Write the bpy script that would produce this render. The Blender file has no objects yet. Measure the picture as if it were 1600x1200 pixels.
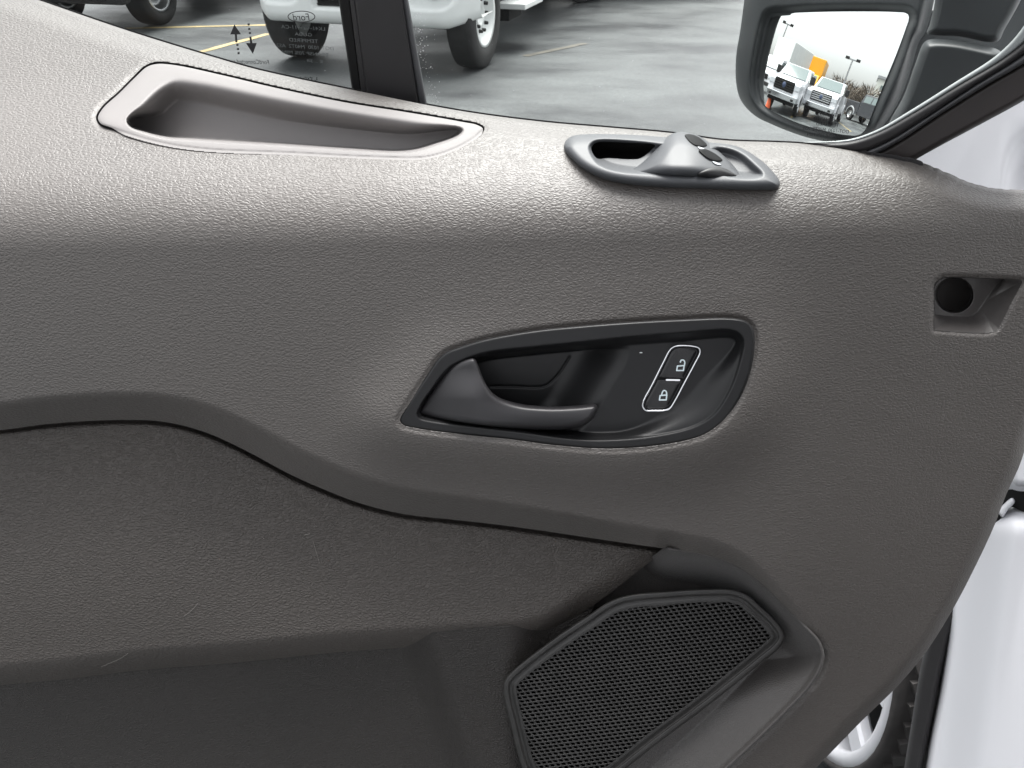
import bpy, bmesh, math, random
import numpy as np
from mathutils import Vector, Matrix
random.seed(7); np.random.seed(7)
R = math.radians
scene = bpy.context.scene

# ------------------------------------------------------------------ camera
F = 1164.0                      # focal length in photograph pixels (1600 wide)
PITCH = R(34)
CAMZ = 1.62
cam = bpy.data.cameras.new('camera'); camo = bpy.data.objects.new('camera', cam)
scene.collection.objects.link(camo); scene.camera = camo
camo.location = (0, 0, CAMZ); camo.rotation_euler = (R(90) - PITCH, 0, 0)
cam.sensor_width = 36; cam.lens = 36 * F / 1600; cam.clip_start = 0.02; cam.clip_end = 2000
cam.dof.use_dof = True; cam.dof.focus_distance = 0.52; cam.dof.aperture_fstop = 45

# ------------------------------------------------------------------ world: white overcast sky
world = bpy.data.worlds.new('World'); scene.world = world; world.use_nodes = True
wn = world.node_tree; wn.nodes.clear()
sky = wn.nodes.new('ShaderNodeTexSky'); sky.sky_type = 'NISHITA'; sky.sun_disc = False
sky.sun_elevation = R(68); sky.sun_rotation = R(15); sky.air_density = 1.0; sky.dust_density = 2.5
hsv = wn.nodes.new('ShaderNodeHueSaturation'); hsv.inputs['Saturation'].default_value = 0.10
bg = wn.nodes.new('ShaderNodeBackground'); bg.inputs['Strength'].default_value = 0.06
wo = wn.nodes.new('ShaderNodeOutputWorld')
# overcast luminance, (1 + 2 sin h) / 3 from horizon to zenith
wtc = wn.nodes.new('ShaderNodeTexCoord'); wsx = wn.nodes.new('ShaderNodeSeparateXYZ'); wn.links.new(wtc.outputs['Generated'], wsx.inputs[0])
wmr = wn.nodes.new('ShaderNodeMapRange'); wmr.inputs[1].default_value = 0; wmr.inputs[2].default_value = 1; wmr.inputs[3].default_value = 0.85; wmr.inputs[4].default_value = 1.65
wn.links.new(wsx.outputs['Z'], wmr.inputs[0])
wmx = wn.nodes.new('ShaderNodeVectorMath'); wmx.operation = 'SCALE'; wn.links.new(hsv.outputs[0], wmx.inputs[0]); wn.links.new(wmr.outputs[0], wmx.inputs['Scale'])
wn.links.new(sky.outputs[0], hsv.inputs['Color']); wn.links.new(wmx.outputs[0], bg.inputs['Color'])
wn.links.new(bg.outputs[0], wo.inputs['Surface'])
sun = bpy.data.lights.new('sun', 'SUN'); sun.energy = 1.5; sun.angle = R(45); sun.color = (1, 0.98, 0.95)
suno = bpy.data.objects.new('sun', sun); scene.collection.objects.link(suno)
# from behind the window, a little to the right
sd = Vector((math.sin(R(15)) * math.cos(R(68)), math.cos(R(15)) * math.cos(R(68)), math.sin(R(68))))
suno.rotation_euler = sd.to_track_quat('Z', 'Y').to_euler()
vs = scene.view_settings
vs.view_transform = 'Standard'; vs.look = 'None'; vs.gamma = 1.0; vs.use_curve_mapping = False
vs.exposure = 2.5
scene.cycles.use_denoising = True
scene.cycles.max_bounces = 10; scene.cycles.transparent_max_bounces = 16

# ------------------------------------------------------------------ camera geometry helpers
A_ = np.array([0, math.cos(PITCH), -math.sin(PITCH)]); U_ = np.array([0, math.sin(PITCH), math.cos(PITCH)])
X_ = np.array([1.0, 0, 0]); C_ = np.array([0, 0, CAMZ])
def dirs(u, v):
    u = np.asarray(u, float); v = np.asarray(v, float)
    return ((u - 800) / F)[..., None] * X_ + ((600 - v) / F)[..., None] * U_ + A_
def pt(u, v, t):
    return C_ + dirs(u, v) * np.asarray(t, float)[..., None]
def plane_depth(n, p0):
    n = np.asarray(n, float); k = float(np.dot(n, np.asarray(p0) - C_))
    return lambda u, v: k / (dirs(u, v) @ n)
def ground(u, v, z=0.0):
    d = dirs(u, v); t = (z - CAMZ) / d[2]; return C_ + d * t
def ss(a, b, x):
    t = np.clip((x - a) / (b - a), 0, 1); return t * t * (3 - 2 * t)
def smax(a, b, k):
    h = np.maximum(k - np.abs(a - b), 0) / k; return np.maximum(a, b) + h * h * k * 0.25
def smin(a, b, k):
    h = np.maximum(k - np.abs(a - b), 0) / k; return np.minimum(a, b) - h * h * k * 0.25
def dome(s, w):                 # 0 at the edge, 1 at s>=w, quarter circle
    q = np.clip(s / w, 0, 1); return np.sqrt(np.maximum(1 - (1 - q) ** 2, 0))
def spline(P, closed=True, n=8):
    P = [np.array(p, float) for p in P]; m = len(P); out = []
    rng = range(m) if closed else range(m - 1)
    for i in rng:
        if closed: p0, p1, p2, p3 = P[i - 1], P[i], P[(i + 1) % m], P[(i + 2) % m]
        else: p0, p1, p2, p3 = P[max(i - 1, 0)], P[i], P[i + 1], P[min(i + 2, m - 1)]
        a, b, c = np.linalg.norm(p1 - p0) ** .5, np.linalg.norm(p2 - p1) ** .5, np.linalg.norm(p3 - p2) ** .5
        a = a or b; c = c or b
        m1 = (p2 - p1) + b * ((p1 - p0) / a - (p2 - p0) / (a + b))
        m2 = (p2 - p1) + b * ((p3 - p2) / c - (p3 - p1) / (b + c))
        for k in range(n):
            t = k / n; t2 = t * t; t3 = t2 * t
            out.append((2*t3 - 3*t2 + 1) * p1 + (t3 - 2*t2 + t) * m1 + (-2*t3 + 3*t2) * p2 + (t3 - t2) * m2)
    if not closed: out.append(P[-1])
    return np.array(out)
def line_dist(L, u, v, closed=False):
    L = np.asarray(L, float); Q = np.roll(L, -1, 0) if closed else L[1:]; P = L if closed else L[:-1]
    best = np.full(u.shape, 1e18)
    for (x0, y0), (x1, y1) in zip(P, Q):
        dx, dy = x1 - x0, y1 - y0; l2 = dx * dx + dy * dy + 1e-12
        t = np.clip(((u - x0) * dx + (v - y0) * dy) / l2, 0, 1)
        ex, ey = u - x0 - t * dx, v - y0 - t * dy
        np.minimum(best, ex * ex + ey * ey, out=best)
    return np.sqrt(best)
def poly_sdf(L):                # positive inside
    L = np.asarray(L, float)
    def f(u, v):
        u = np.asarray(u, float); v = np.asarray(v, float)
        d = line_dist(L, u, v, True); ins = np.zeros(u.shape, bool)
        for (x0, y0), (x1, y1) in zip(L, np.roll(L, -1, 0)):
            if y0 == y1: continue
            c = (y0 > v) != (y1 > v)
            ins ^= c & (u < (x1 - x0) * (v - y0) / (y1 - y0) + x0)
        return np.where(ins, d, -d)
    return f
def stroke_sdf(L, w, closed=False):
    return lambda u, v: w / 2 - line_dist(L, np.asarray(u, float), np.asarray(v, float), closed)

VANG = 20                       # unseen van side angled to block sky from the panel; door open about 70 degrees
MAZ, MEL = -101, 2.0            # where the door mirror looks: along the outside of the door, almost level

# ------------------------------------------------------------------ materials
def mat(name, col, rough=0.5, metal=0.0, spec=0.5, coat=0.0, emit=None, noise=None, bump=None, grain=None, var=0.0, sheen=0.0):
    m = bpy.data.materials.new(name); m.use_nodes = True; nt = m.node_tree; N = nt.nodes; L = nt.links
    b = N['Principled BSDF']; b.inputs['Base Color'].default_value = (*col, 1); b.inputs['Roughness'].default_value = rough
    b.inputs['Metallic'].default_value = metal; b.inputs['Specular IOR Level'].default_value = spec
    b.inputs['Coat Weight'].default_value = coat; b.inputs['Coat Roughness'].default_value = 0.05
    b.inputs['Sheen Weight'].default_value = sheen; b.inputs['Sheen Roughness'].default_value = 0.45
    if emit: b.inputs['Emission Color'].default_value = (*emit[0], 1); b.inputs['Emission Strength'].default_value = emit[1]
    tc = N.new('ShaderNodeTexCoord')
    if var:
        n = N.new('ShaderNodeTexNoise'); n.inputs['Scale'].default_value = noise or 9; n.inputs['Detail'].default_value = 6
        L.new(tc.outputs['Object'], n.inputs['Vector'])
        r = N.new('ShaderNodeMapRange'); r.inputs[1].default_value = 0.3; r.inputs[2].default_value = 0.7
        r.inputs[3].default_value = 1 - var; r.inputs[4].default_value = 1 + var
        L.new(n.outputs['Fac'], r.inputs[0])
        mx = N.new('ShaderNodeMix'); mx.data_type = 'RGBA'; mx.blend_type = 'MULTIPLY'; mx.inputs[0].default_value = 1
        mx.inputs[6].default_value = (*col, 1); L.new(r.outputs[0], mx.inputs[7]); L.new(mx.outputs[2], b.inputs['Base Color'])
        r2 = N.new('ShaderNodeMapRange'); r2.inputs[3].default_value = max(rough - .08, .02); r2.inputs[4].default_value = rough + .08
        L.new(n.outputs['Fac'], r2.inputs[0]); L.new(r2.outputs[0], b.inputs['Roughness'])
    h = None
    if grain:                   # leather grain: (cell size m, strength, distance)
        size, st, dist = grain
        nw = N.new('ShaderNodeTexNoise'); nw.inputs['Scale'].default_value = 0.32 / size; nw.inputs['Detail'].default_value = 2
        L.new(tc.outputs['Object'], nw.inputs['Vector'])
        sb = N.new('ShaderNodeVectorMath'); sb.operation = 'SUBTRACT'; sb.inputs[1].default_value = (.5, .5, .5); L.new(nw.outputs['Color'], sb.inputs[0])
        sc = N.new('ShaderNodeVectorMath'); sc.operation = 'SCALE'; sc.inputs['Scale'].default_value = size * 1.7; L.new(sb.outputs[0], sc.inputs[0])
        # slow swirl so that the wrinkles change direction over the panel
        nl = N.new('ShaderNodeTexNoise'); nl.inputs['Scale'].default_value = 7; nl.inputs['Detail'].default_value = 1; L.new(tc.outputs['Object'], nl.inputs['Vector'])
        sl = N.new('ShaderNodeVectorMath'); sl.operation = 'SUBTRACT'; sl.inputs[1].default_value = (.5, .5, .5); L.new(nl.outputs['Color'], sl.inputs[0])
        sl2 = N.new('ShaderNodeVectorMath'); sl2.operation = 'SCALE'; sl2.inputs['Scale'].default_value = 0.016; L.new(sl.outputs[0], sl2.inputs[0])
        ad0 = N.new('ShaderNodeVectorMath'); L.new(tc.outputs['Object'], ad0.inputs[0]); L.new(sc.outputs[0], ad0.inputs[1])
        ad = N.new('ShaderNodeVectorMath'); L.new(ad0.outputs[0], ad.inputs[0]); L.new(sl2.outputs[0], ad.inputs[1])
        mp = N.new('ShaderNodeVectorMath'); mp.operation = 'MULTIPLY'; mp.inputs[1].default_value = (0.60 / size, 1.1 / size, 1.1 / size); L.new(ad.outputs[0], mp.inputs[0])
        vo = N.new('ShaderNodeTexVoronoi'); vo.feature = 'DISTANCE_TO_EDGE'; vo.inputs['Scale'].default_value = 1
        L.new(mp.outputs[0], vo.inputs['Vector'])
        cl = N.new('ShaderNodeMapRange'); cl.interpolation_type = 'SMOOTHSTEP'; cl.inputs[1].default_value = 0.0; cl.inputs[2].default_value = 0.30; cl.inputs[3].default_value = 0.0; cl.inputs[4].default_value = 0.55
        L.new(vo.outputs['Distance'], cl.inputs[0])
        fn = N.new('ShaderNodeTexNoise'); fn.inputs['Scale'].default_value = 2.6 / size; fn.inputs['Detail'].default_value = 3; L.new(ad0.outputs[0], fn.inputs['Vector'])
        mm = N.new('ShaderNodeMath'); mm.operation = 'MULTIPLY_ADD'; mm.inputs[1].default_value = 1.0; L.new(cl.outputs[0], mm.inputs[0])
        fm = N.new('ShaderNodeMath'); fm.operation = 'MULTIPLY'; fm.inputs[1].default_value = 0.45; L.new(fn.outputs['Fac'], fm.inputs[0])
        L.new(fm.outputs[0], mm.inputs[2])
        bp = N.new('ShaderNodeBump'); bp.inputs['Strength'].default_value = st; bp.inputs['Distance'].default_value = dist
        L.new(mm.outputs[0], bp.inputs['Height']); L.new(bp.outputs[0], b.inputs['Normal'])
    elif bump:
        sc_, st, dist = bump
        n = N.new('ShaderNodeTexNoise'); n.inputs['Scale'].default_value = sc_; n.inputs['Detail'].default_value = 3
        L.new(tc.outputs['Object'], n.inputs['Vector'])
        bp = N.new('ShaderNodeBump'); bp.inputs['Strength'].default_value = st; bp.inputs['Distance'].default_value = dist
        L.new(n.outputs['Fac'], bp.inputs['Height']); L.new(bp.outputs[0], b.inputs['Normal'])
    return m
M = {}
PC = (0.055, 0.0475, 0.042)
M['panel'] = mat('grained_grey_plastic', PC, 0.54, spec=0.95, var=0.10, noise=5, grain=(0.0021, 0.8, 0.00042), sheen=0.06)
M['panel_lower'] = mat('grained_charcoal_plastic', (0.062, 0.0545, 0.049), 0.5, spec=0.45, var=0.08, noise=6, grain=(0.0024, 0.95, 0.0009), sheen=0.0)
M['pocket'] = mat('fine_charcoal_plastic', (0.024, 0.021, 0.019), 0.5, spec=0.45, var=0.10, noise=7, grain=(0.0018, 0.95, 0.0008), sheen=0.0)
M['surround'] = mat('satin_charcoal_plastic', (0.048, 0.044, 0.042), 0.44, spec=0.6, var=0.08, noise=7, grain=(0.0016, 0.6, 0.0004), sheen=0.15)
M['tray'] = mat('smooth_grey_plastic', (0.145, 0.136, 0.133), 0.58, spec=0.6, var=0.05, noise=12, bump=(1400, 0.25, 0.0003), sheen=0.05)
M['tray_dark'] = mat('smooth_charcoal_plastic', (0.062, 0.057, 0.055), 0.42, spec=0.5, var=0.05, noise=12, bump=(1400, 0.25, 0.0003))
M['pod'] = mat('satin_slate_plastic', (0.058, 0.061, 0.066), 0.50, spec=0.5, var=0.05, noise=14, bump=(2200, 0.15, 0.0002))
M['black_plastic'] = mat('satin_black_plastic', (0.0095, 0.0095, 0.0102), 0.42, spec=0.42, var=0.12, noise=20, bump=(2500, 0.12, 0.0002))
M['lever'] = mat('soft_black_plastic', (0.026, 0.025, 0.027), 0.40, spec=0.5, var=0.08, noise=18, bump=(2500, 0.12, 0.0002))
M['gloss_black'] = mat('gloss_black_plastic', (0.006, 0.006, 0.007), 0.22, spec=0.5)
M['matte_black'] = mat('matte_black', (0.006, 0.006, 0.006), 0.7, spec=0.2)
M['void_black'] = mat('flat_black_key', (0.004, 0.004, 0.004), 0.45, spec=0.08)
M['rubber'] = mat('black_rubber', (0.016, 0.015, 0.016), 0.5, spec=0.4, var=0.15, noise=40, bump=(900, 0.1, 0.0004))
M['brown_trim'] = mat('dark_brown_trim', (0.028, 0.023, 0.022), 0.45, spec=0.4, var=0.2, noise=30)
M['lip_highlight'] = mat('rubber_lip_highlight', (0.055, 0.056, 0.06), 0.4)  # paler than the rubber, stands in for highlights on the seals
M['seal_edge'] = mat('pale_grey_seal_edge', (0.26, 0.28, 0.28), 0.45)
M['chrome'] = mat('chrome', (0.75, 0.76, 0.78), 0.10, metal=1.0)
M['symbol'] = mat('pale_symbol_paint', (0.75, 0.85, 0.88), 0.5)
M['grille'] = mat('grille_plastic', (0.028, 0.027, 0.026), 0.42, spec=0.5, var=0.2, noise=60)
M['mirror'] = mat('mirror_silver', (0.90, 0.92, 0.91), 0.0, metal=1.0)
M['housing'] = mat('mirror_housing_plastic', (0.020, 0.024, 0.026), 0.42, var=0.12, noise=25, bump=(1500, 0.25, 0.0004))
M['white'] = mat('white_paint', (0.64, 0.645, 0.675), 0.28, coat=0.6)
M['white_dull'] = mat('dull_white_paint', (0.66, 0.68, 0.67), 0.4, coat=0.2, var=0.06, noise=2.5)
M['ink'] = mat('etched_black_ink', (0.012, 0.012, 0.014), 0.6)
M['ink_grey'] = mat('etched_grey_ink', (0.10, 0.11, 0.11), 0.6)
M['dust'] = mat('white_dust', (0.8, 0.8, 0.8), 0.9)
M['pale_grey'] = mat('pale_grey_plastic', (0.36, 0.38, 0.40), 0.4)
M['scratch'] = mat('pale_scratch', (0.20, 0.185, 0.17), 0.7)
M['crumb'] = mat('orange_crumb', (0.55, 0.22, 0.08), 0.7)
M['tyre'] = mat('tyre_rubber', (0.018, 0.018, 0.018), 0.6, spec=0.3, var=0.25, noise=12)
M['tyre_dusty'] = mat('dusty_tyre_rubber', (0.045, 0.042, 0.041), 0.65, spec=0.3, var=0.25, noise=30)
M['steel'] = mat('brushed_steel', (0.55, 0.56, 0.57), 0.3, metal=1.0)
M['black_paint'] = mat('dark_grey_paint', (0.035, 0.037, 0.042), 0.25, coat=0.6)
M['yellow_paint'] = mat('yellow_paint', (0.75, 0.36, 0.015), 0.4)
M['orange'] = mat('orange_cone_plastic', (0.75, 0.13, 0.04), 0.5)
M['dark_glass'] = mat('vehicle_glass', (0.10, 0.13, 0.13), 0.06, spec=0.8)
M['lamp_glass'] = mat('headlamp_glass', (0.55, 0.57, 0.6), 0.12, spec=0.8)
M['chalk'] = mat('building_render', (0.55, 0.56, 0.52), 0.7, var=0.08, noise=1)
M['galv'] = mat('galvanised_pole', (0.30, 0.31, 0.32), 0.5, metal=0.4)
M['line'] = mat('worn_yellow_line', (0.30, 0.235, 0.11), 0.6, var=0.35, noise=3)
M['faded_line'] = mat('faded_yellow_line', (0.088, 0.082, 0.066), 0.6, var=0.35, noise=5)
M['bark'] = mat('bare_bark', (0.11, 0.09, 0.07), 0.9)
M['badge'] = mat('blue_badge', (0.05, 0.07, 0.13), 0.3)

def glass_mat():
    m = bpy.data.materials.new('window_glass'); m.use_nodes = True; nt = m.node_tree; N = nt.nodes; N.clear()
    o = N.new('ShaderNodeOutputMaterial'); t = N.new('ShaderNodeBsdfTransparent'); g = N.new('ShaderNodeBsdfGlossy')
    t.inputs[0].default_value = (0.93, 0.955, 0.94, 1); g.inputs['Roughness'].default_value = 0.01
    fr = N.new('ShaderNodeFresnel'); fr.inputs[0].default_value = 1.35
    mx = N.new('ShaderNodeMixShader'); nt.links.new(fr.outputs[0], mx.inputs[0]); nt.links.new(t.outputs[0], mx.inputs[1])
    nt.links.new(g.outputs[0], mx.inputs[2]); nt.links.new(mx.outputs[0], o.inputs['Surface'])
    return m
M['glass'] = glass_mat()

def asphalt_mat():
    m = bpy.data.materials.new('damp_asphalt'); m.use_nodes = True; nt = m.node_tree; N = nt.nodes; L = nt.links
    b = N['Principled BSDF']; tc = N.new('ShaderNodeTexCoord')
    mp = N.new('ShaderNodeMapping'); mp.inputs['Rotation'].default_value = (0, 0, R(25)); mp.inputs['Scale'].default_value = (0.6, 1.0, 1)
    L.new(tc.outputs['Object'], mp.inputs[0])
    n1 = N.new('ShaderNodeTexNoise'); n1.inputs['Scale'].default_value = 0.9; n1.inputs['Detail'].default_value = 8; n1.inputs['Roughness'].default_value = .6; L.new(mp.outputs[0], n1.inputs['Vector'])
    n2 = N.new('ShaderNodeTexNoise'); n2.inputs['Scale'].default_value = 140; n2.inputs['Detail'].default_value = 5; n2.inputs['Roughness'].default_value = .7; L.new(tc.outputs['Object'], n2.inputs['Vector'])
    cr = N.new('ShaderNodeValToRGB'); cr.color_ramp.elements[0].position = .36; cr.color_ramp.elements[0].color = (.032, .034, .036, 1)
    cr.color_ramp.elements[1].position = .62; cr.color_ramp.elements[1].color = (.080, .087, .088, 1); L.new(n1.outputs['Fac'], cr.inputs[0])
    n3 = N.new('ShaderNodeTexNoise'); n3.inputs['Scale'].default_value = 26; n3.inputs['Detail'].default_value = 10; n3.inputs['Roughness'].default_value = .85; L.new(tc.outputs['Object'], n3.inputs['Vector'])
    m3 = N.new('ShaderNodeMapRange'); m3.inputs[1].default_value = .3; m3.inputs[2].default_value = .7; m3.inputs[3].default_value = .45; m3.inputs[4].default_value = 1.6; L.new(n3.outputs['Fac'], m3.inputs[0])
    mg_ = N.new('ShaderNodeMix'); mg_.data_type = 'RGBA'; mg_.blend_type = 'MULTIPLY'; mg_.inputs[0].default_value = 1; L.new(cr.outputs[0], mg_.inputs[6]); L.new(m3.outputs[0], mg_.inputs[7])
    mx = N.new('ShaderNodeMix'); mx.data_type = 'RGBA'; mx.blend_type = 'OVERLAY'; mx.inputs[0].default_value = .9
    L.new(mg_.outputs[2], mx.inputs[6]); L.new(n2.outputs['Fac'], mx.inputs[7]); L.new(mx.outputs[2], b.inputs['Base Color'])
    rr = N.new('ShaderNodeMapRange'); rr.inputs[1].default_value = .35; rr.inputs[2].default_value = .65; rr.inputs[3].default_value = .34; rr.inputs[4].default_value = .6
    L.new(n1.outputs['Fac'], rr.inputs[0]); L.new(rr.outputs[0], b.inputs['Roughness'])
    b.inputs['Specular IOR Level'].default_value = .3
    bp = N.new('ShaderNodeBump'); bp.inputs['Strength'].default_value = .5; bp.inputs['Distance'].default_value = .006
    L.new(n2.outputs['Fac'], bp.inputs['Height']); L.new(bp.outputs[0], b.inputs['Normal'])
    return m
M['asphalt'] = asphalt_mat()

# ------------------------------------------------------------------ object helpers
COL = scene.collection
def link(name, me, m, parent=None, smooth=True, keep=True):
    o = bpy.data.objects.new(name, me); COL.objects.link(o)
    if m is not None: me.materials.append(M[m] if isinstance(m, str) else m)
    if smooth: me.polygons.foreach_set('use_smooth', [True] * len(me.polygons))
    if parent is not None:
        o.parent = parent
        if keep:
            pm = parent
            w = Matrix.Identity(4)
            chain = []
            while pm is not None: chain.append(pm); pm = pm.parent
            for q in reversed(chain): w = w @ q.matrix_parent_inverse @ Matrix.LocRotScale(q.location, q.rotation_euler, q.scale)
            o.matrix_parent_inverse = w.inverted()
    return o
def tag(o, label, cat, group=None):
    o['label'] = label; o['category'] = cat
    if group: o['group'] = group
    return o
def empty(name, loc=(0, 0, 0), rz=0.0):
    e = bpy.data.objects.new(name, None); COL.objects.link(e); e.location = loc; e.rotation_euler = (0, 0, rz); e.empty_display_size = .1
    return e

def field(name, sdf, depth, bounds, step, m, parent, skirt=0.004, back=None):
    """a shell: the region sdf>0, at depth(u,v) in front of the eye point, cut cleanly at its outline; skirt = thickness of its edge"""
    x0, y0, x1, y1 = bounds
    xs = np.arange(x0, x1 + step, step); ys = np.arange(y0, y1 + step, step)
    U, V = np.meshgrid(xs, ys); S = sdf(U, V); S = np.where(np.abs(S) < 1e-6, 1e-6, S)
    nx, ny = len(xs), len(ys); ins = S > 0
    cnt = ins[:-1, :-1].astype(int) + ins[:-1, 1:] + ins[1:, :-1] + ins[1:, 1:]
    vid = -np.ones(S.shape, int); vid[ins] = np.arange(ins.sum())
    uu = list(U[ins]); vv = list(V[ins])
    J, I = np.nonzero(cnt == 4)
    faces = np.stack([vid[J, I], vid[J + 1, I], vid[J + 1, I + 1], vid[J, I + 1]], 1).tolist()
    cutv = {}
    def cut(a, b):
        k = (a, b) if a < b else (b, a)
        if k not in cutv:
            s0, s1 = S[k[0]], S[k[1]]; t = s0 / (s0 - s1)
            cutv[k] = len(uu)
            uu.append(U[k[0]] + t * (U[k[1]] - U[k[0]])); vv.append(V[k[0]] + t * (V[k[1]] - V[k[0]]))
        return cutv[k]
    J, I = np.nonzero((cnt > 0) & (cnt < 4))
    for j, i in zip(J.tolist(), I.tolist()):
        c = [(j, i), (j + 1, i), (j + 1, i + 1), (j, i + 1)]; f = []
        for k in range(4):
            a, b = c[k], c[(k + 1) % 4]
            if ins[a]: f.append(int(vid[a]))
            if ins[a] != ins[b]: f.append(cut(a, b))
        if len(f) > 2: faces.append(f)
    uu = np.array(uu); vv = np.array(vv); t = np.broadcast_to(depth(uu, vv), uu.shape)
    co = pt(uu, vv, t)
    if skirt:
        from collections import Counter
        ec = {}
        for f in faces:
            for k in range(len(f)):
                a, b = f[k], f[(k + 1) % len(f)]
                key = (a, b) if a < b else (b, a)
                ec[key] = None if key in ec else (a, b)
        be = [e for e in ec.values() if e]
        bv = sorted({x for e in be for x in e}); mp = {x: len(co) + k for k, x in enumerate(bv)}
        bo = pt(uu[bv], vv[bv], t[bv] + skirt)
        co = np.vstack([co, bo])
        faces += [[b, a, mp[a], mp[b]] for a, b in be]
    me = bpy.data.meshes.new(name); me.from_pydata(co.tolist(), [], faces); me.update()
    return link(name, me, m, parent)

def bm_obj(name, bm, m, parent=None, smooth=False, keep=False):
    bmesh.ops.recalc_face_normals(bm, faces=bm.faces)
    me = bpy.data.meshes.new(name); bm.to_mesh(me); bm.free()
    return link(name, me, m, parent, smooth, keep)
def box(name, c, s, m, parent, bev=0.0, rot=None, seg=2):
    bm = bmesh.new(); bmesh.ops.create_cube(bm, size=1)
    bmesh.ops.scale(bm, vec=s, verts=bm.verts)
    if bev: bmesh.ops.bevel(bm, geom=bm.edges[:], offset=bev, segments=seg, affect='EDGES', profile=.5)
    if rot: bmesh.ops.rotate(bm, cent=(0, 0, 0), matrix=Matrix.Rotation(rot[1], 3, rot[0]), verts=bm.verts)
    bmesh.ops.translate(bm, vec=c, verts=bm.verts)
    return bm_obj(name, bm, m, parent, smooth=False)
def prism(name, prof, y0, y1, m, parent, bev=0.0, top=None, smooth=False):
    """side profile (x,z) drawn across y0..y1; top=(z, inset) leans the sides inwards above z"""
    bm = bmesh.new()
    a = [bm.verts.new((x, y0, z)) for x, z in prof]; b = [bm.verts.new((x, y1, z)) for x, z in prof]
    n = len(prof); bm.faces.new(a); bm.faces.new(b[::-1])
    for i in range(n): bm.faces.new((a[i], b[i], b[(i + 1) % n], a[(i + 1) % n]))
    if top:
        zt = max(z for _, z in prof)
        for v_ in bm.verts:
            if v_.co.z > top[0]: v_.co.y *= 1 - top[1] * (v_.co.z - top[0]) / (zt - top[0])
    if bev: bmesh.ops.bevel(bm, geom=bm.edges[:], offset=bev, segments=2, affect='EDGES', profile=.5)
    return bm_obj(name, bm, m, parent, smooth)
def lathe(name, prof, m, parent, seg=48, axis='Y', loc=(0, 0, 0), smooth=True):
    """(r, a) profile turned about axis"""
    bm = bmesh.new(); rings = []
    for k in range(seg):
        th = 2 * math.pi * k / seg; ring = []
        for r, a in prof:
            c, s = r * math.cos(th), r * math.sin(th)
            p = {'Y': (c, a, s), 'Z': (c, s, a), 'X': (a, c, s)}[axis]
            ring.append(bm.verts.new((p[0] + loc[0], p[1] + loc[1], p[2] + loc[2])))
        rings.append(ring)
    for k in range(seg):
        A, B = rings[k], rings[(k + 1) % seg]
        for i in range(len(prof) - 1): bm.faces.new((A[i], A[i + 1], B[i + 1], B[i]))
    bmesh.ops.remove_doubles(bm, verts=bm.verts, dist=1e-5)
    return bm_obj(name, bm, m, parent, smooth)

# ================================================================== the ground
bm = bmesh.new(); bmesh.ops.create_grid(bm, x_segments=8, y_segments=8, size=400)
g = bm_obj('asphalt_ground', bm, 'asphalt'); g['kind'] = 'structure'; g['label'] = 'damp grey asphalt parking lot'

# ================================================================== the van door
door = empty('van_door', (0.0, 0.62, 0.45))
tag(door, 'open van door with grained grey plastic inner panel, black handle and speaker', 'door')

P0 = C_ + A_ * 0.5
nF = np.array([0, -math.cos(R(16)), math.sin(R(16))]); dF = plane_depth(nF, P0)
sh = pt(np.array(800.), np.array(312.), dF(np.array(800.), np.array(312.)))
nS = np.array([-0.015, -math.sin(R(21)), math.cos(R(21))]); dS = plane_depth(nS, sh)
def base(u, v): return smax(dF(u, v), dS(u, v), 0.030)

SILL = [(-300, -125), (-120, -60), (0, -20), (60, 0), (200, 48), (330, 88), (400, 108), (480, 126), (564, 143), (662, 163), (750, 178), (855, 191), (960, 200),
        (1050, 208), (1130, 219), (1207, 222), (1249, 224), (1327, 232), (1360, 240), (1400, 246), (1438, 253), (1480, 270), (1510, 283), (1540, 292), (1564, 295), (1600, 297), (1650, 302), (1672, 330)]
REDGE = [(1672, 330), (1668, 420), (1645, 560), (1610, 672), (1594, 725), (1573, 771), (1552, 825), (1523, 887), (1490, 950), (1448, 1017), (1407, 1067), (1344, 1129), (1277, 1198), (1190, 1290), (1100, 1400), (1060, 1450)]
L2 = [(-300, 690), (-150, 684), (0, 672), (80, 662), (187, 656), (256, 659), (320, 675), (384, 704), (453, 741), (507, 765), (565, 787), (630, 803), (700, 811), (780, 820), (860, 831), (960, 846), (1045, 858)]
REC = [(1045, 858), (1110, 869), (1145, 881), (1176, 900), (1215, 935), (1257, 979), (1278, 1002), (1285, 1023), (1281, 1044), (1264, 1072), (1215, 1124), (1145, 1191), (1070, 1260), (960, 1350), (900, 1450)]
L3 = [(-300, 1105), (-150, 1088), (0, 1071), (107, 1061), (213, 1048), (373, 1035), (533, 1019), (700, 1008), (760, 1004), (812, 1000), (854, 990), (882, 977), (917, 953), (956, 925), (1005, 886), (1045, 857)]
sSill = spline(SILL, False, 6); sR = spline(REDGE, False, 6); sL2 = spline(L2, False, 6); sRec = spline(REC, False, 6); sL3 = spline(L3, False, 6)
# a slightly frayed trim edge near the hinge side
for q in sSill:
    if 1330 < q[0] < 1580: q[1] += random.uniform(-0.8, 1.0)

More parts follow.
